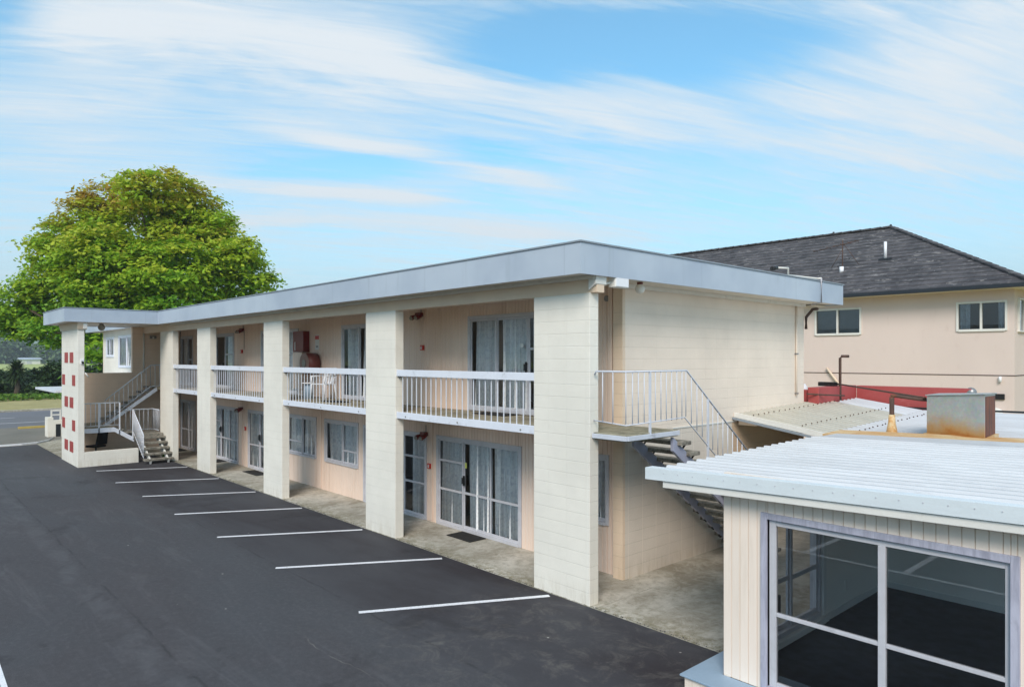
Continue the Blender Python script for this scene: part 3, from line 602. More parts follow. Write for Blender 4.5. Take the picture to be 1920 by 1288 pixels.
# drain and roof pipes on the end
o = MB().tube([(bx+.03, 15.79, 5.07), (bx+.03, 15.79, 2.94)], .022, 8).build('downpipe', 'endwall', mot)
for z in (3.9, 2.98): MB().box(bx, bx+.06, 15.75, 15.83, z, z+.03).build('clip', 'steel', o)
MB().tube([(-6.88, 15.62, 5.60), (-6.88, 15.62, 5.06), (-7.1, 15.62, 5.03)], .02, 8).build('fascia_pipe', 'frame', mot)
MB().tube([(-6.98, 13.72, 5.68), (-6.98, 14.25, 5.72), (-6.98, 14.25, 5.57), (-6.98, 15.62, 5.60), (-6.88, 15.62, 5.60)], .02, 8).build('roof_conduit', 'whitewood', mot)
MB().tube([(-6.98, 13.55, 5.645), (-6.98, 13.74, 5.68)], .045, 10).build('floodlight_head', 'black', mot)
MB().tube([(-7.5, 16.8, 5.0), (-7.5, 16.55, 4.98), (-7.52, 16.25, 4.78), (-7.52, 16.25, 4.5)], .035, 8).build('drain_elbow', 'rustpipe', mot)
MB().box(-8.2, -7.3, 16.3, 16.8, 5.03, 5.066).build('eave_gutter', 'soffit', mot)

# ---- the left end of the block: stair tower wall, parapet, room block
tw = MB().box(-30.95, -28.08, 5.14, 5.34, 0, 4.90).build('stair_fin_wall', 'pillar', mot, .006)
MB().hexa([(-31.1, 5.12, 4.82), (-28.02, 5.12, 4.82), (-28.02, 5.36, 4.82), (-31.1, 5.36, 4.82), (-31.3, 5.10, 5.085), (-27.9, 5.10, 5.085), (-27.9, 5.38, 5.085), (-31.3, 5.38, 5.085)]).build('fin_head', 'beam', mot)
MB().hexa([(-28.07, 5.28, 4.80), (-27.95, 5.28, 4.84), (-27.95, 5.40, 4.84), (-28.07, 5.40, 4.80), (-28.07, 5.28, 5.08), (-27.92, 5.28, 5.08), (-27.92, 5.40, 5.08), (-28.07, 5.40, 5.08)]).build('fin_bracket', 'whitewood', mot)
for cx, cz in ((-30.05, 3.83), (-29.12, 3.83), (-30.55, 3.02), (-28.75, 3.02), (-30.05, 2.22), (-29.12, 2.22), (-30.55, 1.42), (-28.75, 1.42), (-30.05, .64), (-29.12, .64)):
    f = MB(); wd = .62 if abs(cx+29.6) < .6 else .52
    [f.box(cx-wd/2+wd*q+.012, cx-wd/2+wd*(q+.25)-.012, 5.128-.002*(q == .5), 5.1395, cz-.19, cz+.19) for q in (0, .25, .5, .75)]; f.build('red_brick_inset', 'brickred', mot)
MB().box(-28.26, -28.08, 5.342, 7.06, 0, .52).build('low_block_wall', 'pillar', mot, .005)
MB().box(-31.75, -31.55, 5.342, 7.7, 0, 3.22).build('parapet_wall', 'brownblock', mot, .005)
MB().box(-31.75, -31.55, 7.701, 9.54, 0, 5.08).build('stairwell_wall', 'brownblock', mot)
wf = [(-37.75, -36.35, 3.87, 4.75), (-35.45, -32.9, 3.4, 4.78)]
boards(-38.25, -31.76, 2.6, 5.08, 8.1, [(a, b, c, d) for a, b, c, d in wf], groove=.002).build('room_front_wall', 'pillar', mot)
MB().box(-38.25, -31.76, 8.1, 8.3, 0, 2.599).build('room_lower_wall', 'pillar', mot)
window(mot, 'bedroom_window', -37.75, -36.35, 3.87, 4.75, 8.1, [(-37.7, -37.2, []), (-37.22, -36.78, []), (-36.8, -36.38, [])], [(-37.7, -37.4)], mat='white')
window(mot, 'bedroom_window', -35.45, -32.9, 3.4, 4.78, 8.1, [(-35.4, -34.2, []), (-34.22, -32.95, [])], [(-35.35, -33.0)], mat='white')
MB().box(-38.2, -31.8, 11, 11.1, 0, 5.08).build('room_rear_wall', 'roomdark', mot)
MB().tube([(-31.52, 8.12, 4.85), (-31.52, 8.12, 3.2)], .035, 8).build('downpipe', 'whitewood', mot)
o = MB().box(-31.55, -31.49, 8.35, 8.6, 4.62, 4.74).build('wall_light_box', 'grey', mot); MB().ball((-31.47, 8.47, 4.66), .04).build('lens', 'globe', o)
o = MB().box(-28.08, -28.02, 5.22, 5.32, 3.6, 3.78).build('security_camera', 'whiteplastic', mot, .01); MB().tube([(-28.02, 5.27, 3.68), (-27.93, 5.27, 3.64)], .035, 10).build('lens', 'black', o)
MB().tube([(-28.05, 5.36, 3.30), (-28.05, 5.46, 3.14)], .02, 8).build('drain_spout', 'whitewood', mot)
MB().box(-36.3, -31.76, 5.05, 8.095, 2.47, 2.56).build('entrance_canopy', 'white', mot, .006)

# ------------------------------------------------------------------ exterior stairs by the end wall
st = thing('exterior_staircase', (-7, 9.45, 0), 'open-tread stair with grey-blue stringers running down beside the plain end wall', 'staircase')
MB().prism([(-7.10, 8.16), (-6.46, 8.16), (-6.46, 9.46), (-7.558, 9.46), (-7.558, 8.295), (-7.10, 8.295)], 2.575, 2.672).build('landing', 'landing', st)
m = MB().box(-7.10, -6.44, 8.118, 8.157, 2.592, 2.662); m.box(-6.458, -6.425, 8.158, 9.47, 2.592, 2.662); m.build('landing_edge', 'railsteel', st, .004)
rise, run = .191, .2535
for k in range(13):
    z = 2.672-rise*(k+1); y = 9.47+run*k; MB().box(-7.52, -6.40, y, y+.285, z-.065, z).build('tread', 'tread', st, .008)
for xs in (-7.30, -6.53):
    y0, z0, y1, z1 = 9.36, 2.56, 12.85, -.02; s = (z1-z0)/(y1-y0)
    MB().hexa([(xs, y0, z0-.22), (xs+.055, y0, z0-.22), (xs+.055, y1-.25, .0), (xs, y1-.25, .0), (xs, y0, z0), (xs+.055, y0, z0), (xs+.055, y1, z1+.02), (xs, y1, z1+.02)]).build('stringer', 'stringer', st, .004)
    br = MB()
    for k in range(12):
        z = 2.672-rise*(k+1); y = 9.47+run*k; dx = .03 if xs < -7 else .03
        br.bar((xs+dx, y+.04, z-.075), (xs+dx, y+.02, z-.20), .035, .02); br.bar((xs+dx, y+.26, z-.07), (xs+dx, y+.05, z-.22), .03, .014)
    br.build('tread_bracket', 'black', st)
rl = MB().tube([(-7.08, 8.16, 3.56), (-7.05, 8.16, 3.615), (-6.47, 8.16, 3.615), (-6.47, 9.72, 3.615), (-6.47, 12.6, 1.42)], .015, 8).build('railing', 'railsteel', st)
MB().tube([(-7.10, 8.16, 2.86), (-6.47, 8.16, 2.82), (-6.47, 9.66, 2.86), (-6.47, 12.6, .62)], .010, 8).build('bottom_rail', 'railsteel', rl)
for x in (-6.92, -6.72, -6.475): MB().tube([(x, 8.16, 2.84), (x, 8.16, 3.61)], .008, 6).build('baluster', 'railsteel', rl)
for y in [8.17+.142*k for k in range(1, 11)]:
    if abs(y-8.74) > .05: MB().tube([(-6.47, y, 2.83), (-6.47, y, 3.61)], .008, 6).build('baluster', 'railsteel', rl)
for k in range(18):
    y = 9.70+.16*k; zt = 3.61-(y-9.72)*.762; MB().tube([(-6.47, y, zt-.76), (-6.47, y, zt-.01)], .008, 6).build('baluster', 'railsteel', rl)
for y, z0, z1 in ((8.74, 2.58, 3.61), (10.35, 1.95, 3.12), (11.7, .9, 2.1)): MB().box(-6.485, -6.455, y-.016, y+.016, z0, z1).build('post', 'railsteel', rl)

# ------------------------------------------------------------------ stairs at the far end
s2 = thing('exterior_staircase', (-29, 6.8, 0), 'weathered turning staircase with white rails between the red-dotted wall and the block pillar', 'staircase')
for k in range(5):
    x1 = -27.30-.27*k; z = .175*(k+1); MB().box(x1-.30, x1, 7.08, 8.06, z-.07, z).build('tread', 'tread', s2, .008)
for y in (7.25, 7.85):
    MB().hexa([(-28.75, y, .72), (-28.75, y+.05, .72), (-27.35, y+.05, -.01), (-27.35, y, -.01), (-28.75, y, .92), (-28.75, y+.05, .92), (-27.30, y+.05, .10), (-27.30, y, .10)]).build('stringer', 'whitewood', s2)
MB().box(-30.0, -28.66, 7.07, 8.06, .88, .96).build('landing', 'tread', s2)
for k in range(2):
    y = 7.06-.30*k; z = .96+.11*(k+1); MB().box(-30.0, -28.9, y-.31, y-.0, z-.06, z).build('tread', 'tread', s2, .008)
MB().box(-31.5, -28.92, 5.36, 6.44, 1.19, 1.27).build('landing', 'landing', s2)
MB().box(-28.915, -28.86, 5.36, 6.45, 1.10, 1.265).build('landing_edge', 'white', s2)
MB().hexa([(-28.90, 6.45, 1.10), (-28.85, 6.45, 1.10), (-28.85, 7.1, .68), (-28.90, 7.1, .68), (-28.90, 6.45, 1.262), (-28.85, 6.45, 1.262), (-28.85, 7.1, .85), (-28.90, 7.1, .85)]).build('stringer', 'white', s2)
for k in range(7):
    y = 6.50+.26*k; z = 1.27+.2*(k+1)-.0; MB().box(-31.4, -30.32, y, y+.28, z-.06, z).build('tread', 'tread', s2, .008)
for x in (-31.35, -30.36):
    MB().hexa([(x, 6.40, 1.12), (x+.05, 6.40, 1.12), (x+.05, 8.3, 2.5), (x, 8.3, 2.5), (x, 6.40, 1.27), (x+.05, 6.40, 1.27), (x+.05, 8.3, 2.664), (x, 8.3, 2.664)]).build('stringer', 'white', s2)
def railing(parent, pts, h, drop, sp=.16, lean=None):
    pts = [np.array(p, float) for p in pts]
    r = MB().tube([p+(0, 0, h) for p in pts], .018, 8).build('railing', 'white', parent); b = MB().tube([p+(0, 0, drop) for p in pts], .012, 6).build('bottom_rail', 'white', r)
    for a, c in zip(pts, pts[1:]):
        n = max(1, round(np.linalg.norm((c-a)[:2])/sp))
        for k in range(n+1): p = a+(c-a)*k/n; MB().tube([p+(0, 0, drop), p+(0, 0, h)], .010, 6).build('baluster', 'white', r)
railing(s2, [(-28.88, 5.38, 1.27), (-28.88, 6.62, 1.27)], .9, .08)
railing(s2, [(-28.80, 7.06, .96), (-27.42, 7.06, .12)], .92, .1, .13)
railing(s2, [(-30.3, 6.45, 1.27), (-30.3, 8.05, 2.6), (-30.3, 8.9, 2.67)], .92, .08)
railing(s2, [(-30.02, 7.1, .96), (-30.02, 8.05, .96), (-29.15, 8.05, .96)], .85, .06)
for p, z0, z1 in (((-28.88, 5.95), 1.1, 2.17), ((-28.84, 7.06), .8, 1.9), ((-28.87, 6.62), 1.0, 2.17)): MB().box(p[0]-.02, p[0]+.02, p[1]-.02, p[1]+.02, z0, z1).build('post', 'white', s2)

# ------------------------------------------------------------------ annex in the foreground
ax = thing('annex_building', (-1, 9, 0), 'single-storey siding annex with white ribbed roof and large empty-room window', 'annex')
Y0 = 7.22; XL = -4.31
MB().box(-4.62, 3.0, 6.90, 7.215, -.1, .150).build('plinth', 'annexsiding', ax, .004)
MB().box(-4.66, 3.0, 6.86, 7.214, .1505, .172).build('plinth_ledge', 'bluesill', ax, .003)
MB().box(-4.66, -4.325, 7.2145, 8.0, .1505, .171).build('plinth_ledge', 'bluesill', ax, .003)
MB().box(-4.62, -4.325, 7.2155, 7.98, -.1, .150).build('plinth', 'annexsiding', ax)
wx0, wx1, wz0, wz1 = -3.77, -1.55, .20, 2.055
boards(XL, 3.0, .173, 2.30, Y0, [(wx0, wx1, wz0, wz1), (-.95, 2.3, wz0, wz1)], pitch=.104, groove=.005).build('front_wall', 'annexsiding', ax)
boards(Y0+.002, 12.1, .0, 2.30, XL, [(7.5, 9.52, .32, 2.05)], axis='y', face=-1, pitch=.104).build('side_wall', 'annexsiding', ax)
# big window
f = MB(); a = .07; yf, yb = Y0-.028, Y0+.10
f.box(wx0-a, wx0, yf, yb, wz0-.03, wz1+a); f.box(wx1, wx1+a, yf, yb, wz0-.03, wz1+a); f.box(wx0, wx1, yf+.002, yb, wz1, wz1+a-.002); f.box(wx0, wx1, yf+.002, yb, wz0-.03, wz0+.03)
fr = f.build('window', 'lilac', ax, .004)
i_ = MB(); e = .045; ya, yc = Y0+.015, Y0+.06
i_.box(wx0+.012, wx0+.028+e+.015, ya, yc, wz0+.03, wz1-.01); i_.box(wx1-e, wx1-.004, ya, yc, wz0+.03, wz1-.01)
i_.box(wx0+.09, wx1-e, ya+.002, yc, wz1-.065, wz1-.012); i_.box(wx0+.09, wx1-e, ya+.002, yc, wz0+.03, wz0+.085); i_.build('sash', 'frame', fr, .003)
i_ = MB(); i_.box(-2.635, -2.565, ya-.006, yc, wz0+.085, wz1-.065); i_.build('mullion', 'frame', fr, .004)
i_ = MB(); i_.box(wx0+.09, -2.636, ya, yc-.004, 1.005, 1.045); i_.box(-2.564, wx1-e, ya, yc-.004, 1.005, 1.045); i_.build('transom', 'frame', fr, .004)
for xa, xb in ((wx0+.08, -2.62), (-2.58, wx1-e+.01)):
    for za, zb in ((wz0+.07, 1.03), (1.02, wz1-.05)):
        g = MB(); g.quad((xa, Y0+.045, za), (xb, Y0+.045, za), (xb, Y0+.045, zb), (xa, Y0+.045, zb)); g.build('pane', 'annexglass', fr)
MB().box(-3.71, -3.675, Y0+.07, Y0+.12, 1.02, 1.22).build('handle', 'black', fr, .01)
window(ax, 'window', -.95, 2.3, wz0, wz1, Y0, [(-.92, .68, [1.03]), (.66, 2.27, [1.03])], [(2.0, 2.25)], mat='lilac')  # second window, out of view, added to bring more light into the room
# sliding window in the side wall
f = MB(); yl0, yl1, zl0, zl1 = 7.5, 9.52, .32, 2.05; xo, xi = XL-.02, XL+.115
f.box(xo, xi, yl0, yl0+.05, zl0, zl1); f.box(xo, xi, yl1-.05, yl1, zl0, zl1); f.box(xo+.002, xi-.002, yl0+.05, yl1-.05, zl1-.05, zl1); f.box(xo+.002, xi+.02, yl0+.05, yl1-.05, zl0, zl0+.06)
lw = f.build('side_window', 'frame', ax)
for k, (a, b) in enumerate(((yl0+.05, 8.72), (8.70, yl1-.05))):
    s = MB(); xx = XL+.03+.03*k; s.box(xx, xx+.028, a, a+.045, zl0+.06, zl1-.05); s.box(xx, xx+.028, b-.045, b, zl0+.06, zl1-.05); s.box(xx+.002, xx+.026, a+.045, b-.045, zl0+.06, zl0+.11); s.box(xx+.002, xx+.026, a+.045, b-.045, .96, 1.02); s.box(xx+.002, xx+.026, a+.045, b-.045, zl1-.1, zl1-.05); s.build('sash', 'frame', lw)
    g = MB(); g.quad((xx+.014, a, zl0+.07), (xx+.014, b, zl0+.07), (xx+.014, b, zl1-.06), (xx+.014, a, zl1-.06)); g.build('pane', 'glass', lw)
MB().box(XL+.118, XL+.15, 7.42, 7.5, .2, 2.12).build('window_lining', 'skirting', ax); MB().box(XL+.118, XL+.15, 9.52, 9.60, .2, 2.12).build('window_lining', 'skirting', ax); MB().box(XL+.118, XL+.19, 7.42, 9.60, .24, .32).build('window_lining', 'skirting', ax)
# room
m = MB(); xi = XL+.085
m.quad((xi, 9.53, .17), (xi, 11.9, .17), (xi, 11.9, 2.2), (xi, 9.53, 2.2)); m.quad((xi, 7.31, 2.06), (xi, 9.53, 2.06), (xi, 9.53, 2.2), (xi, 7.31, 2.2)); m.quad((xi, 7.31, .17), (xi, 9.53, .17), (xi, 9.53, .31), (xi, 7.31, .31)); m.quad((xi, 7.31, .31), (xi, 7.49, .31), (xi, 7.49, 2.06), (xi, 7.31, 2.06))
m.quad((xi, 11.9, .17), (2.6, 11.9, .17), (2.6, 11.9, 2.2), (xi, 11.9, 2.2)); m.quad((2.6, 7.31, .17), (2.6, 11.9, .17), (2.6, 11.9, .5), (2.6, 7.31, .5)); m.quad((2.6, 7.31, 2.05), (2.6, 11.9, 2.05), (2.6, 11.9, 2.2), (2.6, 7.31, 2.2)); m.quad((2.6, 7.31, .5), (2.6, 7.8, .5), (2.6, 7.8, 2.05), (2.6, 7.31, 2.05)); m.quad((2.6, 11.4, .5), (2.6, 11.9, .5), (2.6, 11.9, 2.05), (2.6, 11.4, 2.05)); m.build('interior_wall', 'interior', ax)
sheetmb(xi, 2.6, 7.31, 11.9, 2.2).build('ceiling', 'interior', ax)
sheetmb(XL+.09, 2.6, Y0+.1, 11.9, .175).build('carpet', 'carpet', ax)
m = MB().box(xi, xi+.015, 9.6, 11.88, .176, .27); m.build('skirting_board', 'skirting', ax); m = MB().box(xi+.016, 2.6, 11.885, 11.899, .176, .27); m.build('skirting_board', 'skirting', ax)
MB().box(xi+.001, xi+.01, 10.36, 10.40, .46, .60).build('power_socket', 'sign', ax)
MB().box(XL, 3, 12.0, 12.1, 0, 2.3).build('rear_wall', 'annexsiding', ax); m = MB(); m.box(2.65, 3.0, 7.31, 12, 0, .5); m.box(2.65, 3.0, 7.31, 12, 2.05, 2.3); m.box(2.65, 3.0, 7.31, 7.8, .5, 2.05); m.box(2.65, 3.0, 11.4, 12, .5, 2.05); m.build('side_wall', 'annexsiding', ax)  # right side wall has an unseen opening added to brighten the room
g = MB(); g.quad((2.8, 7.8, .5), (2.8, 11.4, .5), (2.8, 11.4, 2.05), (2.8, 7.8, 2.05)); g.build('added_window_pane', 'glass', ax)  # glass of the added, unseen opening that lets light into the room
# ribbed roofs
def ribbed(x0, x1, y0, y1, zf, pitch=.225, h=.027, flip=False):
    m = MB(); y = y0; pr = []
    while y < y1:
        for dy, dz in ((0, 0), (.145, 0), (.162, h), (.208, h)): 
            if y+dy <= y1: pr.append((y+dy, dz))
        y += pitch
    pr.append((y1, 0)); nx = 5
    for (ya, da), (yb, db) in zip(pr, pr[1:]):
        for k in range(nx):
            xa, xb = x0+(x1-x0)*k/nx, x0+(x1-x0)*(k+1)/nx
            m.quad((xa, ya, zf(xa, ya)+da), (xb, ya, zf(xb, ya)+da), (xb, yb, zf(xb, yb)+db), (xa, yb, zf(xa, yb)+db))
            m.quad((xa, yb, zf(xa, yb)+db-.004), (xb, yb, zf(xb, yb)+db-.004), (xb, ya, zf(xb, ya)+da-.004), (xa, ya, zf(xa, ya)+da-.004))
    # folded sheet ends
    for (ya, da), (yb, db) in zip(pr, pr[1:]): m.quad((x0, yb, zf(x0, yb)-.012), (x0, ya, zf(x0, ya)-.012), (x0, ya, zf(x0, ya)+da), (x0, yb, zf(x0, yb)+db))
    return m
SX = .029
zA = lambda x, y: 2.435+.014*(y-7)+SX*(x+5.2)
ribbed(-5.2, 3.3, 6.99, 11.55, zA).build('roof', 'annexroof', ax)
def slope_strip(m, x0, x1, ya, yb, za, zb, yc=None):
    d = SX*(x1-x0); return m.hexa([(x0, ya, za), (x1, ya, za+d), (x1, yb, za+d), (x0, yb, za), (x0, ya, zb), (x1, ya, zb+d), (x1, yb, zb+d), (x0, yb, zb)])
fl = MB(); slope_strip(fl, -5.22, 3.3, 6.955, 6.975, 2.34, 2.482); slope_strip(fl, -5.22, 3.3, 6.9755, 7.10, 2.474, 2.483)
ff = fl.build('edge_flashing', 'flash', ax)
sc = MB()
for k in range(42):
    x = -4.95+.2*k; z = 2.43+SX*(x+5.2); sc.tube([(x, 6.956, z), (x, 6.949, z)], .006, 6)
sc.build('flashing_screws', 'frame', ax)
slope_strip(MB(), -4.98, 3.2, 6.98, 7.01, 2.262, 2.338).build('barge_board', 'whitewood', ax, .003)
slope_strip(MB(), -4.98, 3.2, 7.012, 11.5, 2.315, 2.345).build('soffit', 'soffit', ax)
MB().box(-5.0, -4.985, 7.053, 11.5, 2.31, 2.42).build('end_board', 'whitewood', ax)
boards(XL, 3.0, 2.301, 2.50, Y0+.001, pitch=.104, groove=.005).build('gable_infill', 'annexsiding', ax)
slope_strip(MB(), -5.15, 3.3, 11.56, 12.3, 2.44, 2.512).build('ridge_flashing', 'annexroof', ax)

# rear low building roof between annex and motel
rr = thing('rear_low_building', (-3, 15, 0), 'low rear building with dirty white ribbed roof between motel end wall and red wall', 'building')
def zB(x, y):
    f = min(1, max(0, (x+7.56)/1.9)); return (2.66+.035*(y-13.1))*(1-f)+(2.40+.030*(y-13.1))*f+max(0, x+5.66)*.012
m = ribbed(-7.555, -5.66, 13.12, 17.2, zB, h=.014); m.build('lean_to_roof', 'dirtyroof', rr)
ribbed(-5.659, 8, 12.95, 18.45, zB).build('roof', 'backroof', rr); ribbed(-7.2, -5.6595, 17.2, 18.45, zB).build('roof', 'backroof', rr)
sc = MB()
for xr in (-7.2, -6.2, -5.3):
    y = 13.2
    while y < 17.6: sc.ball((xr+random.uniform(-.02, .02), y, zB(xr, y)+.036), .016, 6, 3); y += .225
sc.build('roof_screws', 'rustpipe', rr)
MB().hexa([(-7.555, 13.06, 2.60), (-5.55, 13.06, 2.30), (-5.55, 13.09, 2.30), (-7.555, 13.09, 2.60), (-7.555, 13.06, 2.70), (-5.55, 13.06, 2.40), (-5.55, 13.09, 2.40), (-7.555, 13.09, 2.70)]).build('barge_board', 'whitewood', rr, .003)
MB().hexa([(-7.555, 12.99, 2.56), (-5.65, 12.99, 2.27), (-5.65, 13.05, 2.27), (-7.555, 13.05, 2.56), (-7.555, 12.99, 2.60), (-5.65, 12.99, 2.31), (-5.65, 13.05, 2.31), (-7.555, 13.05, 2.60)]).build('barge_capping', 'cap', rr)
MB().box(-7.5, -7.1, 13.15, 14.6, 2.44, 2.54).build('rafter', 'beam', rr)
MB().hexa([(-5.4, 12.305, 2.40), (3.3, 12.305, 2.62), (3.3, 13.05, 2.64), (-5.4, 13.05, 2.42), (-5.4, 12.305, 2.485), (3.3, 12.305, 2.72), (3.3, 13.05, 2.745), (-5.4, 13.05, 2.505)]).build('rusty_valley_flashing', 'rustflash', rr)
slope_strip(MB(), -5.1, 3.3, 11.552, 11.558, 2.42, 2.50).build('gap_strip', 'gutter', rr)
MB().box(-5.6, 8, 13.1, 13.2, 0, 2.38).build('front_wall', 'tanblock', rr); MB().box(-6.9, -6.8, 15.6, 18.4, 0, 2.45).build('wall', 'tanblock', rr)
MB().hexa([(-7.25, 18.46, 2.58), (8, 18.46, 2.72), (8, 18.55, 2.72), (-7.25, 18.55, 2.58), (-7.25, 18.46, 2.62), (8, 18.46, 2.76), (8, 18.55, 2.76), (-7.25, 18.55, 2.62)]).build('rear_gutter', 'gutter', rr)
rw = thing('red_parapet_wall', (-7, 18.6, 0), 'dull red painted parapet wall standing behind the white roofs', 'wall')
MB().box(-7.55, -7.29, 16.4, 18.6, 2.2, 3.12).build('side_wall', 'redwall', rw, .01); MB().box(-7.29, -4.75, 18.6, 18.85, 2.2, 3.11).build('long_wall', 'redwall', rw, .01)
MB().box(-7.95, -7.551, 16.5, 16.8, 2.2, 3.05).build('end_return', 'redwall', rw, .01)
m = MB(); m.ball((-4.78, 18.7, 3.02), .12, 12, 6); m.build('end_cap', 'steel', rw)
# galvanised box
gb = thing('rooftop_duct_box', (-3.5, 13.3, 2.57), 'galvanised duct box streaked with rust standing on the valley flashing', 'ventilation box')
FL, FR, BR = (-4.04, 13.25), (-3.09, 12.80), (-3.17, 13.76); BL = (FL[0]+BR[0]-FR[0], FL[1]+BR[1]-FR[1])
MB().hexa([(*FL, 2.44), (*FR, 2.46), (*BR, 2.46), (*BL, 2.44), (*FL, 3.17), (*FR, 3.24), (*BR, 3.22), (*BL, 3.16)]).build('casing', 'galv', gb, .006)
def grow(p, c, k): return (c[0]+(p[0]-c[0])*k, c[1]+(p[1]-c[1])*k)
c0 = ((FL[0]+BR[0])/2, (FL[1]+BR[1])/2); a_, b_, c_, d_ = [grow(p, c0, 1.05) for p in (FL, FR, BR, BL)]
MB().hexa([(*a_, 3.175), (*b_, 3.245), (*c_, 3.225), (*d_, 3.165), (*a_, 3.19), (*b_, 3.26), (*c_, 3.24), (*d_, 3.18)]).build('lid', 'galv', gb)
u_ = np.array((BR[0]-FR[0], BR[1]-FR[1])); nn = np.array((u_[1], -u_[0])); nn = nn/np.linalg.norm(nn)*.008
q0 = np.array(FR)+u_*.06; q1 = np.array(FR)+u_*.94
MB().hexa([(*q0, 2.57), (*(q0+nn), 2.57), (*(q1+nn), 2.57), (*q1, 2.57), (*q0, 3.21), (*(q0+nn), 3.21), (*(q1+nn), 3.195), (*q1, 3.195)]).build('end_panel', 'rustpanel', gb)
a_, b_, c_, d_ = [grow(p, c0, 1.10) for p in (FL, FR, BR, BL)]
MB().hexa([(*a_, 2.40), (*b_, 2.42), (*c_, 2.42), (*d_, 2.40), (*a_, 2.535), (*b_, 2.56), (*c_, 2.56), (*d_, 2.535)]).build('base_flashing', 'rustflash', gb)
vp = thing('rusty_vent_pipe', (-4.59, 13.24, 2.5), 'short rusty vent pipe with elbow beside the galvanised duct box', 'vent pipe')
MB().tube([(-4.59, 13.24, 2.5), (-4.59, 13.24, 3.13)], .04, 12).build('pipe', 'rustpipe', vp); MB().tube([(-4.59, 13.24, 2.45), (-4.59, 13.24, 2.52), (-4.59, 13.24, 2.68), (-4.59, 13.24, 2.82)], [.10, .09, .06, .05], 14).build('flashing_boot', 'rustflash', vp)
MB().tube([(-4.60, 13.22, 3.15), (-4.53, 13.26, 3.15), (-4.2, 13.4, 3.10), (-4.0, 13.45, 3.09)], .03, 10).build('elbow', 'rustpipe', vp)
tp = thing('tall_vent_pipe', (-7.29, 17.6, 2.6), 'thin dark vent pipe with bent top rising behind the red wall', 'vent pipe')
MB().tube([(-7.29, 17.6, 2.5), (-7.29, 17.6, 3.82), (-7.27, 17.63, 3.86), (-7.14, 17.75, 3.86)], .035, 8).build('pipe', 'rustpipe', tp)
MB().box(-7.75, -7.35, 17.4, 17.6, 3.12, 3.22).build('bracket', 'black', tp)
sr = thing('stay_rod', (-5.6, 15.4, 3), 'dark steel rod running from the red wall to the duct box', 'rod'); MB().tube([(-7.35, 17.55, 3.18), (-4.10, 13.36, 3.13)], .018, 8).build('rod', 'rustpipe', sr)
hp = thing('horizontal_pipe', (-7.6, 16.8, 2.9), 'thin rusty horizontal pipe between the motel corner and the red wall', 'pipe'); MB().tube([(-7.5, 16.24, 2.97), (-7.2, 16.5, 2.95), (-6.9, 16.9, 2.93)], .018, 8).build('pipe', 'rustpipe', hp)
wt = thing('white_vent_cylinder', (-8.0, 16.9, 2.5), 'small white cylinder between motel corner and red wall', 'vent'); MB().tube([(-7.95, 16.95, 2.3), (-7.95, 16.95, 3.1), (-7.95, 16.95, 3.18)], [.13, .13, .08], 16).build('cylinder', 'whiteplastic', wt)

# ------------------------------------------------------------------ neighbouring house
h = thing('neighbouring_house', (-20, 34, 0), 'large beige stucco house with dark lichen-spotted tiled hip roof', 'house')
H1 = [(-13.45, -11.60, 4.83, 5.86), (-8.10, -6.58, 4.85, 5.86)]
def wallholes(x0, x1, z0, z1, Y, holes, th=.2):
    m = MB(); xs = sorted({x0, x1, *[h_[0] for h_ in holes], *[h_[1] for h_ in holes]})
    for a, b in zip(xs, xs[1:]):
        sp = [(z0, z1)]
        for q in holes:
            if q[0] < (a+b)/2 < q[1]: sp = [(z0, q[2]), (q[3], z1)]
        for s0, s1 in sp: m.box(a, b, Y, Y+th, s0, s1)
    return m
wallholes(-42, -6.33, -1, 6.4, 30, H1).build('front_wall', 'stucco', h)
m = MB(); m.box(-6.53, -6.33, 30.2, 30.45, -1, 6.4); m.box(-6.53, -6.33, 30.45, 32.6, -1, 4.82); m.box(-6.53, -6.33, 30.45, 32.6, 5.92, 6.4); m.box(-6.53, -6.33, 32.6, 42, -1, 6.4); m.build('side_wall', 'stucco', h)
MB().box(-42, -6.6, 33.5, 33.6, 3, 6.4).build('inner_wall', 'roomdark', h)
for (a, b, c, d) in H1:
    f = MB(); f.box(a-.04, a+.03, 29.95, 30.08, c-.04, d+.04); f.box(b-.03, b+.04, 29.95, 30.08, c-.04, d+.04); f.box(a+.03, b-.03, 29.952, 30.08, d-.03, d+.04); f.box(a+.03, b-.03, 29.94, 30.08, c-.06, c+.03); f.box((a+b)/2-.045, (a+b)/2+.025, 29.96, 30.07, c+.03, d-.03)
    o = f.build('window', 'whitewood', h); g = MB(); g.quad((a, 30.03, c), (b, 30.03, c), (b, 30.03, d), (a, 30.03, d)); g.build('pane', 'darkglass', o)
MB().box(-13.4, -11.65, 30.1, 30.12, 4.85, 5.84).build('roller_blind', 'grey', h)
curtain(-8.05, -7.72, 4.87, 5.84, 30.2).build('curtain', 'curtain', h); curtain(-6.85, -6.65, 4.87, 5.84, 30.2).build('curtain', 'curtain', h)
f = MB(); f.box(-6.36, -6.26, 30.42, 30.5, 4.8, 5.93); f.box(-6.36, -6.26, 31.1, 31.16, 4.8, 5.93); f.box(-6.36, -6.26, 31.8, 31.86, 4.8, 5.93); f.box(-6.36, -6.26, 30.4, 32.6, 5.93, 5.98); f.box(-6.36, -6.24, 30.4, 32.6, 4.76, 4.8); o = f.build('window', 'whitewood', h)
g = MB(); g.quad((-6.31, 30.45, 4.8), (-6.31, 32.6, 4.8), (-6.31, 32.6, 5.93), (-6.31, 30.45, 5.93)); g.build('pane', 'darkglass', o)
m = MB(); m.box(-42, -6.325, 29.985, 29.998, 3.17, 3.20); m.box(-6.329, -6.315, 29.985, 42, 3.17, 3.20); m.build('belt_course', 'rustpipe', h)
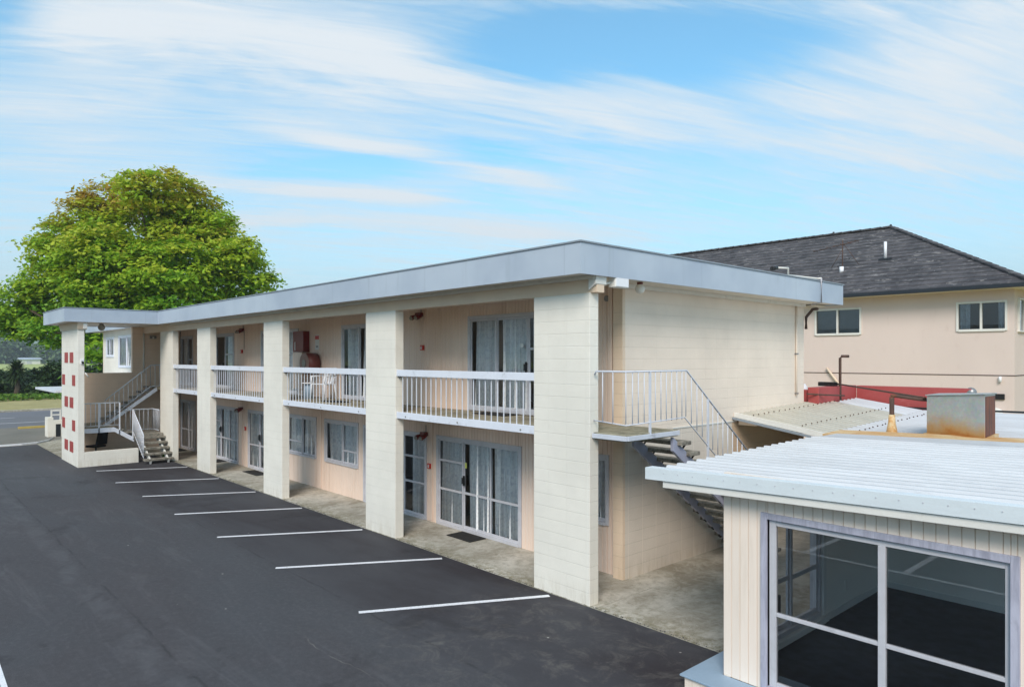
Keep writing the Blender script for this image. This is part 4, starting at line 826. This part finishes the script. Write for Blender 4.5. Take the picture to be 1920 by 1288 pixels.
# hip roof in courses
ez, rz_ = 6.42, 9.92; yF, yR, xE, xA = 29.3, 35.2, -5.65, -12.2
m = MB(); n = 19
for k in range(n):
    f0, f1 = k/n, (k+1)/n; za, zb = ez+(rz_-ez)*f0, ez+(rz_-ez)*f1; ya, yb = yF+(yR-yF)*f0, yF+(yR-yF)*f1; xa, xb = xE+(xA-xE)*f0, xE+(xA-xE)*f1
    m.quad((-44, ya, za+.035), (xa, ya, za+.035), (xb, yb, zb), (-44, yb, zb)); m.quad((-44, ya, za-.01), (xa, ya, za-.01), (xa, ya, za+.035), (-44, ya, za+.035))
    ya2, yb2 = 41.1-(41.1-yR)*f0, 41.1-(41.1-yR)*f1
    m.quad((xa, ya, za+.035), (xa, ya2, za+.035), (xb, yb2, zb), (xb, yb, zb)); m.quad((xa, ya, za-.01), (xa, ya2, za-.01), (xa, ya2, za+.035), (xa, ya, za+.035))
    m.quad((xa, ya2, za+.035), (-44, ya2, za+.035), (-44, yb2, zb), (xb, yb2, zb))
ro = m.build('roof', 'tiles', h)
hc = MB()
for k in range(24):
    a = np.array((xE, yF, ez+.06)); b = np.array((xA, yR, rz_+.05)); p = a+(b-a)*k/24; q = a+(b-a)*(k+1.12)/24; hc.bar(p, q+np.array((0, 0, -.02)), .24, .06)
for k in range(60): hc.bar((-12.2-.45*k, 35.2, rz_+.06), (-12.7-.45*k, 35.2, rz_+.04), .26, .07)
hc.build('ridge_cap', 'tiles', ro)
m = MB(); m.box(-44, xE, yF-.14, yF+.0, ez-.14, ez+.0); m.box(xE, xE+.14, yF-.14, 41, ez-.14, ez+.0); m.build('gutter', 'gutter', h, .01)
MB().prism([(-44, yF+.01), (xE-.01, yF+.01), (xE-.01, 41), (-44, 41)], ez-.13, ez-.06).build('eave_soffit', 'soffit', h)
o = MB().tube([(-11.35, 32.0, 8.05), (-11.35, 32.0, 8.80)], .06, 12).build('roof_vent_pipe', 'whiteplastic', ro)
MB().box(-11.6, -11.1, 31.9, 32.05, 8.0, 8.09).build('vent_flashing', 'gutter', ro)
MB().tube([(-12.9, 31.3, 7.5), (-12.9, 31.3, 7.82)], .09, 12).build('roof_vent_pipe', 'whiteplastic', ro)
an = MB(); an.tube([(-12.9, 31.4, 7.5), (-12.9, 31.4, 9.0)], .022, 6); an.tube([(-14.2, 31.4, 8.62), (-12.2, 31.4, 8.9)], .015, 6)
for k in range(7): x = -14.1+.3*k; an.tube([(x, 31.15, 8.64+.04*k), (x, 31.65, 8.64+.04*k)], .012, 5)
an.tube([(-12.9, 31.4, 8.9), (-12.3, 31.6, 7.9)], .012, 5); an.tube([(-12.9, 31.4, 8.6), (-13.4, 31.4, 7.8)], .012, 5); an.build('tv_antenna', 'rustpipe', ro)
for xx in (-12.25, -14.9): MB().tube([(xx, 35.2, 9.9), (xx, 35.2, 10.08)], .05, 8).build('ridge_finial', 'black', ro)
MB().box(-7.0, -6.62, 29.93, 29.998, 2.32, 2.52).build('wall_vent', 'black', h); MB().tube([(-6.75, 29.93, 2.95), (-6.75, 29.93, 3.15)], .05, 8).build('junction_box', 'whiteplastic', h)
o = MB().ball((-6.85, 29.8, 1.85), .22, 14, 8, .8).build('wall_lamp', 'whitewood', h)
MB().tube([(-12.95, 29.9, 3.4), (-12.2, 29.9, 2.4)], .05, 8).build('waste_pipe', 'beam', h)

# ------------------------------------------------------------------ loose things
def mat_(x0, x1, y0, y1, z, label):
    o = MB().box(x0, x1, y0, y1, z+.001, z+.018).build('door_mat', 'rubber', None, .004); o['label'] = label; o['category'] = 'mat'; o['group'] = 'black mats outside the doors'
mat_(-12.02, -11.22, 9.03, 9.47, .013, 'black rubber mat on the walkway before the nearest ground-floor door')
mat_(-23.35, -22.2, 9.03, 9.45, .013, 'black rubber mat on the walkway between the third and fourth pillars, nearer the third')
mat_(-26.75, -25.98, 9.05, 9.48, .013, 'black rubber mat on the walkway beside the fourth pillar from the right')
mat_(-11.2, -10.25, 9.08, 9.5, 2.669, 'black mat on the balcony outside the nearest upper glass door')
mat_(-17.1, -16.2, 8.7, 9.1, 2.669, 'black mat on the balcony behind the second pillar, right of the plastic chair')
mat_(-31.0, -30.1, 9.0, 9.4, .013, 'black mat outside the farthest ground-floor glazed door')
def rot(pts, c, a):
    ca, sa = math.cos(a), math.sin(a); return [(c[0]+x*ca-y*sa, c[1]+x*sa+y*ca, c[2]+z) for x, y, z in pts]
def rbar(m, c, a, p, q, r, seg=8): A, B = rot([p, q], c, a); return m.tube([A, B], r, seg)
c = (-17.75, 9.1, 2.668); A = R(20)
ch = thing('plastic_chair', c, 'white plastic garden chair on the balcony behind the railing', 'chair')
m = MB(); m.hexa(rot([(-.22, -.22, .42), (.22, -.22, .42), (.20, .2, .40), (-.20, .2, .40), (-.22, -.22, .45), (.22, -.22, .45), (.20, .2, .43), (-.20, .2, .43)], c, A)); m.build('seat', 'whiteplastic', ch, .01)
m = MB()
for k in range(5): x = -.18+.09*k; m.hexa(rot([(x-.025, .19, .43), (x+.025, .19, .43), (x+.025, .21, .43), (x-.025, .21, .43), (x-.03, .29, .82), (x+.03, .29, .82), (x+.03, .31, .82), (x-.03, .31, .82)], c, A))
m.hexa(rot([(-.23, .285, .80), (.23, .285, .80), (.23, .315, .80), (-.23, .315, .80), (-.20, .31, .88), (.20, .31, .88), (.20, .33, .88), (-.20, .33, .88)], c, A)); m.build('backrest', 'whiteplastic', ch)
for sx in (-1, 1):
    m = MB(); rbar(m, c, A, (sx*.23, -.2, .44), (sx*.25, -.24, 0), .022); m.build('leg', 'whiteplastic', ch); m = MB(); rbar(m, c, A, (sx*.22, .2, .43), (sx*.24, .26, 0), .022); m.build('leg', 'whiteplastic', ch)
    m = MB(); rbar(m, c, A, (sx*.25, -.2, .64), (sx*.25, .27, .66), .022); rbar(m, c, A, (sx*.25, -.2, .64), (sx*.23, -.2, .44), .018); m.build('armrest', 'whiteplastic', ch)
c = (-18.35, 8.95, 2.668); tb = thing('small_stool', c, 'small white stool left of the plastic chair on the balcony', 'stool')
MB().tube([(c[0], c[1], c[2]+.43), (c[0], c[1], c[2]+.46)], .19, 20).build('top', 'whiteplastic', tb)
MB().tube([(c[0], c[1], c[2]), (c[0], c[1], c[2]+.43)], [.15, .12], 16).build('pedestal', 'bluesill', tb)
c = (-30.1, 6.1, .03); A = R(-60); oc = thing('office_chair', c, 'black chair stored in the dark under the far stair landing', 'chair')
m = MB(); m.hexa(rot([(-.25, -.25, .42), (.25, -.25, .42), (.25, .25, .42), (-.25, .25, .42), (-.25, -.25, .50), (.25, -.25, .50), (.25, .25, .50), (-.25, .25, .50)], c, A)); m.build('seat', 'black', oc, .03)
m = MB(); m.hexa(rot([(-.24, .22, .52), (.24, .22, .52), (.24, .29, .52), (-.24, .29, .52), (-.22, .34, 1.05), (.22, .34, 1.05), (.22, .39, 1.05), (-.22, .39, 1.05)], c, A)); m.build('backrest', 'black', oc, .02)
m = MB(); rbar(m, c, A, (0, 0, .42), (0, 0, .08), .03); m.build('column', 'black', oc)
m = MB()
for k in range(5): a = k*2*math.pi/5; rbar(m, c, A, (0, 0, .1), (.28*math.cos(a), .28*math.sin(a), .05), .018)
m.build('base', 'black', oc)
# planter wall and frame sign by the entrance
pl = thing('planter_wall', (-40.5, 6.8, 0), 'low cream block wall at the driveway entrance left of the motel', 'wall')
MB().box(-40.7, -40.0, 6.06, 6.30, -.05, .93).build('end_pier', 'pillar', pl); MB().box(-40.2, -40.0, 6.301, 9.5, -.05, .80).build('wall', 'pillar', pl); MB().box(-40.02, -39.985, 6.40, 6.6, -.02, .60).build('dark_panel', 'gutter', pl)
sg = thing('white_sign_frame', (-40.1, 6.45, .8), 'small white frame standing on the low entrance wall', 'sign frame')
m = MB().box(-40.12, -40.06, 6.2, 6.27, .80, 1.30); m.box(-40.12, -40.06, 6.57, 6.64, .80, 1.30); m.box(-40.12, -40.06, 6.271, 6.569, 1.22, 1.30); m.box(-40.12, -40.06, 6.271, 6.569, 1.02, 1.08); m.build('frame', 'whitewood', sg, .01)

# ------------------------------------------------------------------ greenery
def leafmesh(name, mat, P_, Nrm, size, tint, parent=None, aspect=.55):
    n = len(P_); P_ = np.asarray(P_); Nrm = Nrm/np.linalg.norm(Nrm, axis=1, keepdims=True)
    t_ = np.cross(Nrm, rng.normal(size=(n, 3))); t_ /= np.linalg.norm(t_, axis=1, keepdims=True); b_ = np.cross(Nrm, t_)
    s = size[:, None]; V = np.empty((n, 4, 3)); V[:, 0] = P_-t_*s; V[:, 1] = P_+b_*s*aspect-t_*s*.1; V[:, 2] = P_+t_*s; V[:, 3] = P_-b_*s*aspect-t_*s*.1
    off = wloc(parent) if parent else np.zeros(3); V = (V.reshape(-1, 3)-off).astype(np.float32)
    me = bpy.data.meshes.new(name); me.vertices.add(n*4); me.vertices.foreach_set('co', V.ravel()); me.loops.add(n*4); me.loops.foreach_set('vertex_index', np.arange(n*4, dtype=np.int32))
    me.polygons.add(n); me.polygons.foreach_set('loop_start', np.arange(0, n*4, 4, dtype=np.int32)); me.polygons.foreach_set('loop_total', np.full(n, 4, dtype=np.int32)); me.update()
    a = me.attributes.new('tint', 'FLOAT', 'FACE'); a.data.foreach_set('value', np.clip(tint, 0, 1).astype(np.float32)); me.materials.append(M[mat]); me.validate()
    o = bpy.data.objects.new(name, me); col.objects.link(o)
    if parent: o.parent = parent
    return o
def cloud(blobs, nclus, per, crad, leaf, flat=.4, inner=.55, tintf=None):
    vol = np.array([b[3]*b[4]*b[5] for b in blobs])**.75; pk = rng.choice(len(blobs), nclus, p=vol/vol.sum()); B = np.array(blobs)[pk]
    d = rng.normal(size=(nclus, 3)); d /= np.linalg.norm(d, axis=1, keepdims=True); r = rng.uniform(inner, 1.15, (nclus, 1))**.5
    C = B[:, :3]+d*r*B[:, 3:6]; keep = np.ones(nclus, bool)
    Cc = np.repeat(C, per, 0); dd = np.repeat(d, per, 0); n = len(Cc); cr = np.repeat(rng.uniform(.6, 1.25, nclus), per)[:, None]*crad
    o = rng.normal(size=(n, 3))*np.array((1, 1, flat))*.5*cr; droop = -(o[:, 0]**2+o[:, 1]**2)*.25/crad
    P_ = Cc+o; P_[:, 2] += droop
    Nn = np.array((0, 0, 1.))+rng.normal(size=(n, 3))*.45+dd*.4
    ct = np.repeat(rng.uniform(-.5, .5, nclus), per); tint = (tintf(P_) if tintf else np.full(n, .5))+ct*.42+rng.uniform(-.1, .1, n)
    return P_, Nn, rng.uniform(.7, 1.3, n)*leaf, tint
def limb(m, a, b, r0, r1, bend=.12, n=5):
    a = np.array(a, float); b = np.array(b, float); L_ = np.linalg.norm(b-a); pts = []
    j = np.array([random.uniform(-1, 1) for _ in range(3)])*L_*bend
    for k in range(n+1): f = k/n; pts.append(a+(b-a)*f+j*math.sin(math.pi*f))
    m.tube(pts, [r0+(r1-r0)*k/n for k in range(n+1)], 8); return pts
def tree(name, base, blobs, nclus, per, crad, leaf, mat, label, cat='tree', group=None, tr=.4, tintf=None, flat=.4, nl=14, inner=.5):
    t = thing(name, base, label, cat, group); m = MB(); top = max(b[2] for b in blobs); c0 = np.mean([b[:2] for b in blobs], axis=0)
    fork = (base[0], base[1], base[2]+(top-base[2])*.35); limb(m, base, fork, tr, tr*.75, .03)
    for k in range(nl):
        b = blobs[k % len(blobs)]; e = (b[0]+random.uniform(-.5, .5)*b[3], b[1]+random.uniform(-.5, .5)*b[4], b[2]+random.uniform(-.3, .6)*b[5]); p = limb(m, fork, e, tr*.42, tr*.06)
        for q in range(3):
            s = p[2+q % 3]; e2 = tuple(s+np.array([random.uniform(-1, 1)*b[3]*.5, random.uniform(-1, 1)*b[4]*.5, random.uniform(-.1, .5)*b[5]])); limb(m, s, e2, tr*.14, tr*.03, .1, 3)
    m.build('trunk', 'bark', t); P_, Nn, sz, ti = cloud(blobs, nclus, per, crad, leaf, flat, inner, tintf); leafmesh('crown', mat, P_, Nn, sz, ti, t); return t
# main tree: blobs (x,y,z,rx,ry,rz)
CF = np.array((-.7397, .6729)); CR = np.array((.6729, .7397))
def at(lat, dep, z, r, rz=None): p = CR*lat+CF*dep; return (p[0], p[1], z, r, r, rz or r)
main = [at(-30.98, 43.54, 7.02, 1.67, 1.30), at(-29.50, 44.06, 7.73, 1.85, 1.45), at(-28.30, 44.30, 9.62, 1.86, 1.45), at(-28.89, 44.95, 11.35, 1.65, 1.29), at(-26.70, 44.06, 12.55, 1.75, 1.37), at(-25.57, 44.86, 14.08, 1.65, 1.28), at(-21.86, 40.93, 13.81, 1.38, 1.07), at(-20.82, 42.85, 14.08, 1.51, 1.18), at(-20.57, 44.95, 13.42, 1.58, 1.23), at(-20.88, 43.66, 11.87, 2.00, 1.56), at(-24.15, 44.76, 12.07, 2.40, 1.87), at(-24.49, 41.30, 10.17, 2.05, 1.60), at(-18.53, 42.86, 10.67, 1.57, 1.23), at(-16.47, 41.88, 10.00, 1.28, 1.00), at(-16.46, 43.19, 8.74, 1.45, 1.13), at(-18.40, 43.33, 8.33, 1.99, 1.55), at(-19.69, 40.86, 9.17, 2.19, 1.71), at(-22.30, 41.75, 8.96, 2.40, 1.87), at(-24.76, 42.03, 8.03, 2.25, 1.76), at(-28.30, 44.83, 7.11, 2.06, 1.61), at(-30.58, 44.17, 6.15, 1.52, 1.19), at(-27.31, 41.50, 5.50, 1.21, 0.94), at(-24.24, 44.31, 6.74, 2.37, 1.85), at(-19.96, 41.41, 7.02, 2.22, 1.73), at(-18.65, 43.52, 12.18, 1.13, 0.88), at(-27.21, 41.36, 9.93, 1.14, 0.89), at(-24.17, 40.81, 4.79, 1.56, 1.22), at(-25.44, 44.63, 6.24, 2.05, 1.60)]
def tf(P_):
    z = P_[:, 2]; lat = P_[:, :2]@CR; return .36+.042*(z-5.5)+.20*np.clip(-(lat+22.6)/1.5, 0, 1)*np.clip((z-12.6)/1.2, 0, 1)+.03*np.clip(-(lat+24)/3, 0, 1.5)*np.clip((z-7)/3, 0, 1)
b0 = CR*-22.4+CF*43
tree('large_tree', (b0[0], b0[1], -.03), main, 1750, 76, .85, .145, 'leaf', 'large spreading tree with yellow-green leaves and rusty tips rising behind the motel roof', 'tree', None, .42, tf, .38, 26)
# shrubs and hedges past the road
def hedge(name, x0, x1, y0, y1, z1, label, n, mat='darkleaf', leaf=.22, cat='hedge', z0=0):
    o_ = thing(name, ((x0+x1)/2, (y0+y1)/2, z0), label, cat); k = max(2, int((y1-y0)/1.4)); bl = [((x0+x1)/2, y0+(y1-y0)*(j+.5)/k, z0+(z1-z0)*.5, (x1-x0)*.55, (y1-y0)/k*.75, (z1-z0)*random.uniform(.46, .56)) for j in range(k)]
    m = MB()
    for b in bl: m.tube([(b[0], b[1], z0-.05), (b[0], b[1], b[2])], [.08, .04], 6)
    m.build('stems', 'bark', o_); P_, Nn, sz, ti = cloud(bl, n, 34, .6, leaf, .8, .6); P_[:, 2] = np.maximum(P_[:, 2], z0+.02); leafmesh('foliage', mat, P_, Nn, sz, ti, o_); return o_
hedge('hedge', -86, -82.5, -2, 10.3, 2.5, 'dark clipped hedge at left edge of picture beyond the road', 600)
hedge('hedge', -87, -83, 10.6, 17.4, 2.6, 'dark hedge just right of the palm beyond the road', 560)
hedge('hedge', -88, -83, 18, 30, 3.1, 'taller dark hedge behind the red-dotted stair wall', 420)
hedge('hedge', -88, -84, 30, 60, 3.0, 'long hedge hidden mostly behind the motel end', 500)
for k, (x, y, r, zt, lb) in enumerate([(-84, 13.5, 1.3, 3.6, 'bushy shrub standing out above the hedge right of the palm'), (-83, 17.6, 1.5, 3.3, 'round leafy shrub in the hedge line by the stair wall'), (-80.6, 11.4, .9, 1.4, 'small pale green shrub at the foot of the palm')]):
    tree('shrub', (x, y, 0), [(x, y, zt*.55, r, r, zt*.42)], 90, 34, .5, .18, 'darkleaf' if k < 2 else 'palmleaf', lb, 'shrub', None, .08, None, .8, 5)
P_ = np.stack([rng.uniform(-81.5, -74, 9000), rng.uniform(-10, 40, 9000), np.zeros(9000)], 1)
keep = (np.abs(P_[:, 0]+78) < 2.6+1.2*np.sin(P_[:, 1]*.35)+rng.normal(size=9000)*.4) & (P_[:, 1] < 15.5); P_ = P_[keep]; P_[:, 2] = rng.uniform(0, .45, len(P_))
tag(leafmesh('ground_cover', 'groundleaf', P_, np.array((0, 0, 1.))+rng.normal(size=(len(P_), 3))*.6, rng.uniform(.12, .28, len(P_)), rng.uniform(.1, 1, len(P_))), 'bright green ground cover at the foot of the hedges across the road', 'ground cover', kind='stuff')
c = (-28.35, 7.98, .0); P_ = np.array(c)+np.abs(rng.normal(size=(420, 3)))*np.array((.10, -.04, .10))+np.array((0, .04, 0))
wd = thing('weed_clump', c, 'green weed clump growing against the block pillar beside the far stairs', 'weed'); leafmesh('leaves', 'groundleaf', P_, rng.normal(size=(420, 3)), rng.uniform(.02, .05, 420), rng.uniform(0, .7, 420), wd)
def grit(name, n, xr, yf, label, mat, sz):
    m = MB()
    for k in range(n):
        x = random.uniform(*xr); y = yf(x); q = random.uniform(*sz); z = .012; a = random.uniform(0, 3)
        pts = [(x+q*math.cos(a+t_*2.094), y+q*math.sin(a+t_*2.094), z) for t_ in range(3)]; i = len(m.v); m.v += pts+[(x, y, z+q*.9)]
        m.f += [(i, i+1, i+3), (i+1, i+2, i+3), (i+2, i, i+3)]; m.sm += [False]*3
    tag(m.build(name, mat), label, 'grit', kind='stuff')
grit('loose_grit', 900, (-31, -4.4), lambda x: 8.10+abs(random.gauss(0, .10)), 'pale loose grit scattered along the asphalt edge of the walkway', 'concrete', (.006, .017))
grit('asphalt_crumbs', 1100, (-31, -4.4), lambda x: 8.075+abs(random.gauss(0, .022)), 'dark asphalt crumbs lapping over the concrete edge', 'asphalt', (.005, .013))
# cabbage palm
pb = (-80.4, 9.7, 0.0); pm_ = thing('palm_tree', pb, 'small spiky palm in front of the hedge across the road', 'palm')
m = MB(); m.tube([(pb[0], pb[1], -.05), (pb[0]+.05, pb[1]+.1, 1.0), (pb[0], pb[1], 2.1), (pb[0]+.05, pb[1]-.05, 2.9)], [.32, .22, .2, .16], 10); m.build('trunk', 'bark', pm_)
m = MB()
for k in range(420):
    a = random.uniform(0, 6.283); el = random.uniform(-.9, 1.35); L_ = random.uniform(.9, 1.35); c = np.array((pb[0], pb[1], 2.75 if k % 3 else 2.2)); d = np.array((math.cos(a)*math.cos(el), math.sin(a)*math.cos(el), math.sin(el))); s = np.cross(d, (0, 0, 1)); s = s/np.linalg.norm(s)*.075
    p1 = c+d*L_*.6; p2 = c+d*L_-np.array((0, 0, .18*L_)); i = len(m.v); m.v += [tuple(c-s*.5), tuple(c+s*.5), tuple(p1+s), tuple(p1-s), tuple(p2)]; m.f += [(i, i+1, i+2, i+3), (i+3, i+2, i+4)]; m.sm += [False, False]
m.build('fronds', 'palmleaf', pm_)
# field, far trees, sheds, hills
struct('field', sheetmb(-560, -92, -400, 700, -.02), 'field')
shed = [(-505, 6, 46, 5, 'long pale shed with low roof at left edge beyond the field'), (-515, 42, 12, 4.5, 'white shed right of the long pale shed beyond the field'), (-520, 70, 10, 4, 'small white building among the far trees')]
for x, y, wd, hh, lb in shed:
    o = thing('farm_shed', (x, y, 0), lb, 'shed'); MB().box(x-8, x, y-wd/2, y+wd/2, -.1, hh*.7).build('walls', 'whitewood', o)
    m = MB(); m.hexa([(x-9, y-wd/2-1, hh*.7), (x+1, y-wd/2-1, hh*.7), (x+1, y+wd/2+1, hh*.7), (x-9, y+wd/2+1, hh*.7), (x-5, y-wd/2-1, hh), (x-3, y-wd/2-1, hh), (x-3, y+wd/2+1, hh), (x-5, y+wd/2+1, hh)]); m.build('roof', 'fascia', o)
    MB().box(x+.02, x+.08, y-wd*.2, y+wd*.05, 0, hh*.45).build('door', 'frame', o)
for k, (x, y, r, zt, lb) in enumerate([(-530, 88, 13, 17, 'round green tree left of the stair wall beyond the field'), (-540, 112, 15, 18, 'broad round tree behind the field next to the stair wall'), (-545, 60, 12, 20, 'dark tree behind the white shed beyond the field'), (-525, -8, 9, 12, 'dark tree behind the long shed at picture edge'), (-500, 30, 4, 7, 'small dark tree beside the long shed')]):
    tree('distant_tree', (x, y, 0), [(x, y, zt*.55, r, r, zt*.45)], 120, 30, 4, 1.4, 'farleaf', lb, 'tree', None, .6, None, .8, 5)
bl = [(rng.uniform(-640, -570), y, rng.uniform(3, 5), 14, 14, rng.uniform(5, 8)) for y in range(-120, 260, 13)]
P_, Nn, sz, ti = cloud(bl, 900, 30, 5, 1.8, .8, .5); P_[:, 2] = np.maximum(P_[:, 2], 0)
tag(leafmesh('distant_wood', 'farleaf', P_, Nn, sz, ti), 'blue-green belt of woodland beyond the field', 'wood', kind='stuff')
def ridge(name, dist, depth, hfun, mat, lo=-1800, hi=1900, n=110):
    m = MB(); rows = 14
    for r in range(rows+1):
        f = r/rows; x = -(dist+depth*f)
        for k in range(n+1):
            y = lo+(hi-lo)*k/n; m.v.append((x, y, -1+hfun(y)*math.sin(f*math.pi/2)+ (6*math.sin(y*.021+r)+4*math.sin(y*.05+2*r))*f*(1-f)))
    for r in range(rows):
        for k in range(n): a = r*(n+1)+k; m.f.append((a, a+1, a+n+2, a+n+1)); m.sm.append(True)
    struct(name, m, mat)
ridge('near_hills', 900, 500, lambda y: 30+15*math.sin(y*.009+2.2)+7*math.sin(y*.027), 'hill')
ridge('far_hills', 1700, 900, lambda y: 92+34*math.sin(y*.0034+.2)+14*math.sin(y*.013+1), 'farhill', -2600, 3200)
HAZE = True
if HAZE:
    m = bpy.data.materials.new('air_haze'); m.use_nodes = True; t = m.node_tree; t.nodes.clear(); o = t.nodes.new('ShaderNodeOutputMaterial'); pv = t.nodes.new('ShaderNodeVolumePrincipled')
    pv.inputs['Color'].default_value = (.80, .90, 1, 1); pv.inputs['Density'].default_value = .00042; t.links.new(pv.outputs[0], o.inputs['Volume'])
    tag(MB().box(-5900, 1400, -3900, 5900, -3, 170).build('haze', m), kind='stuff')
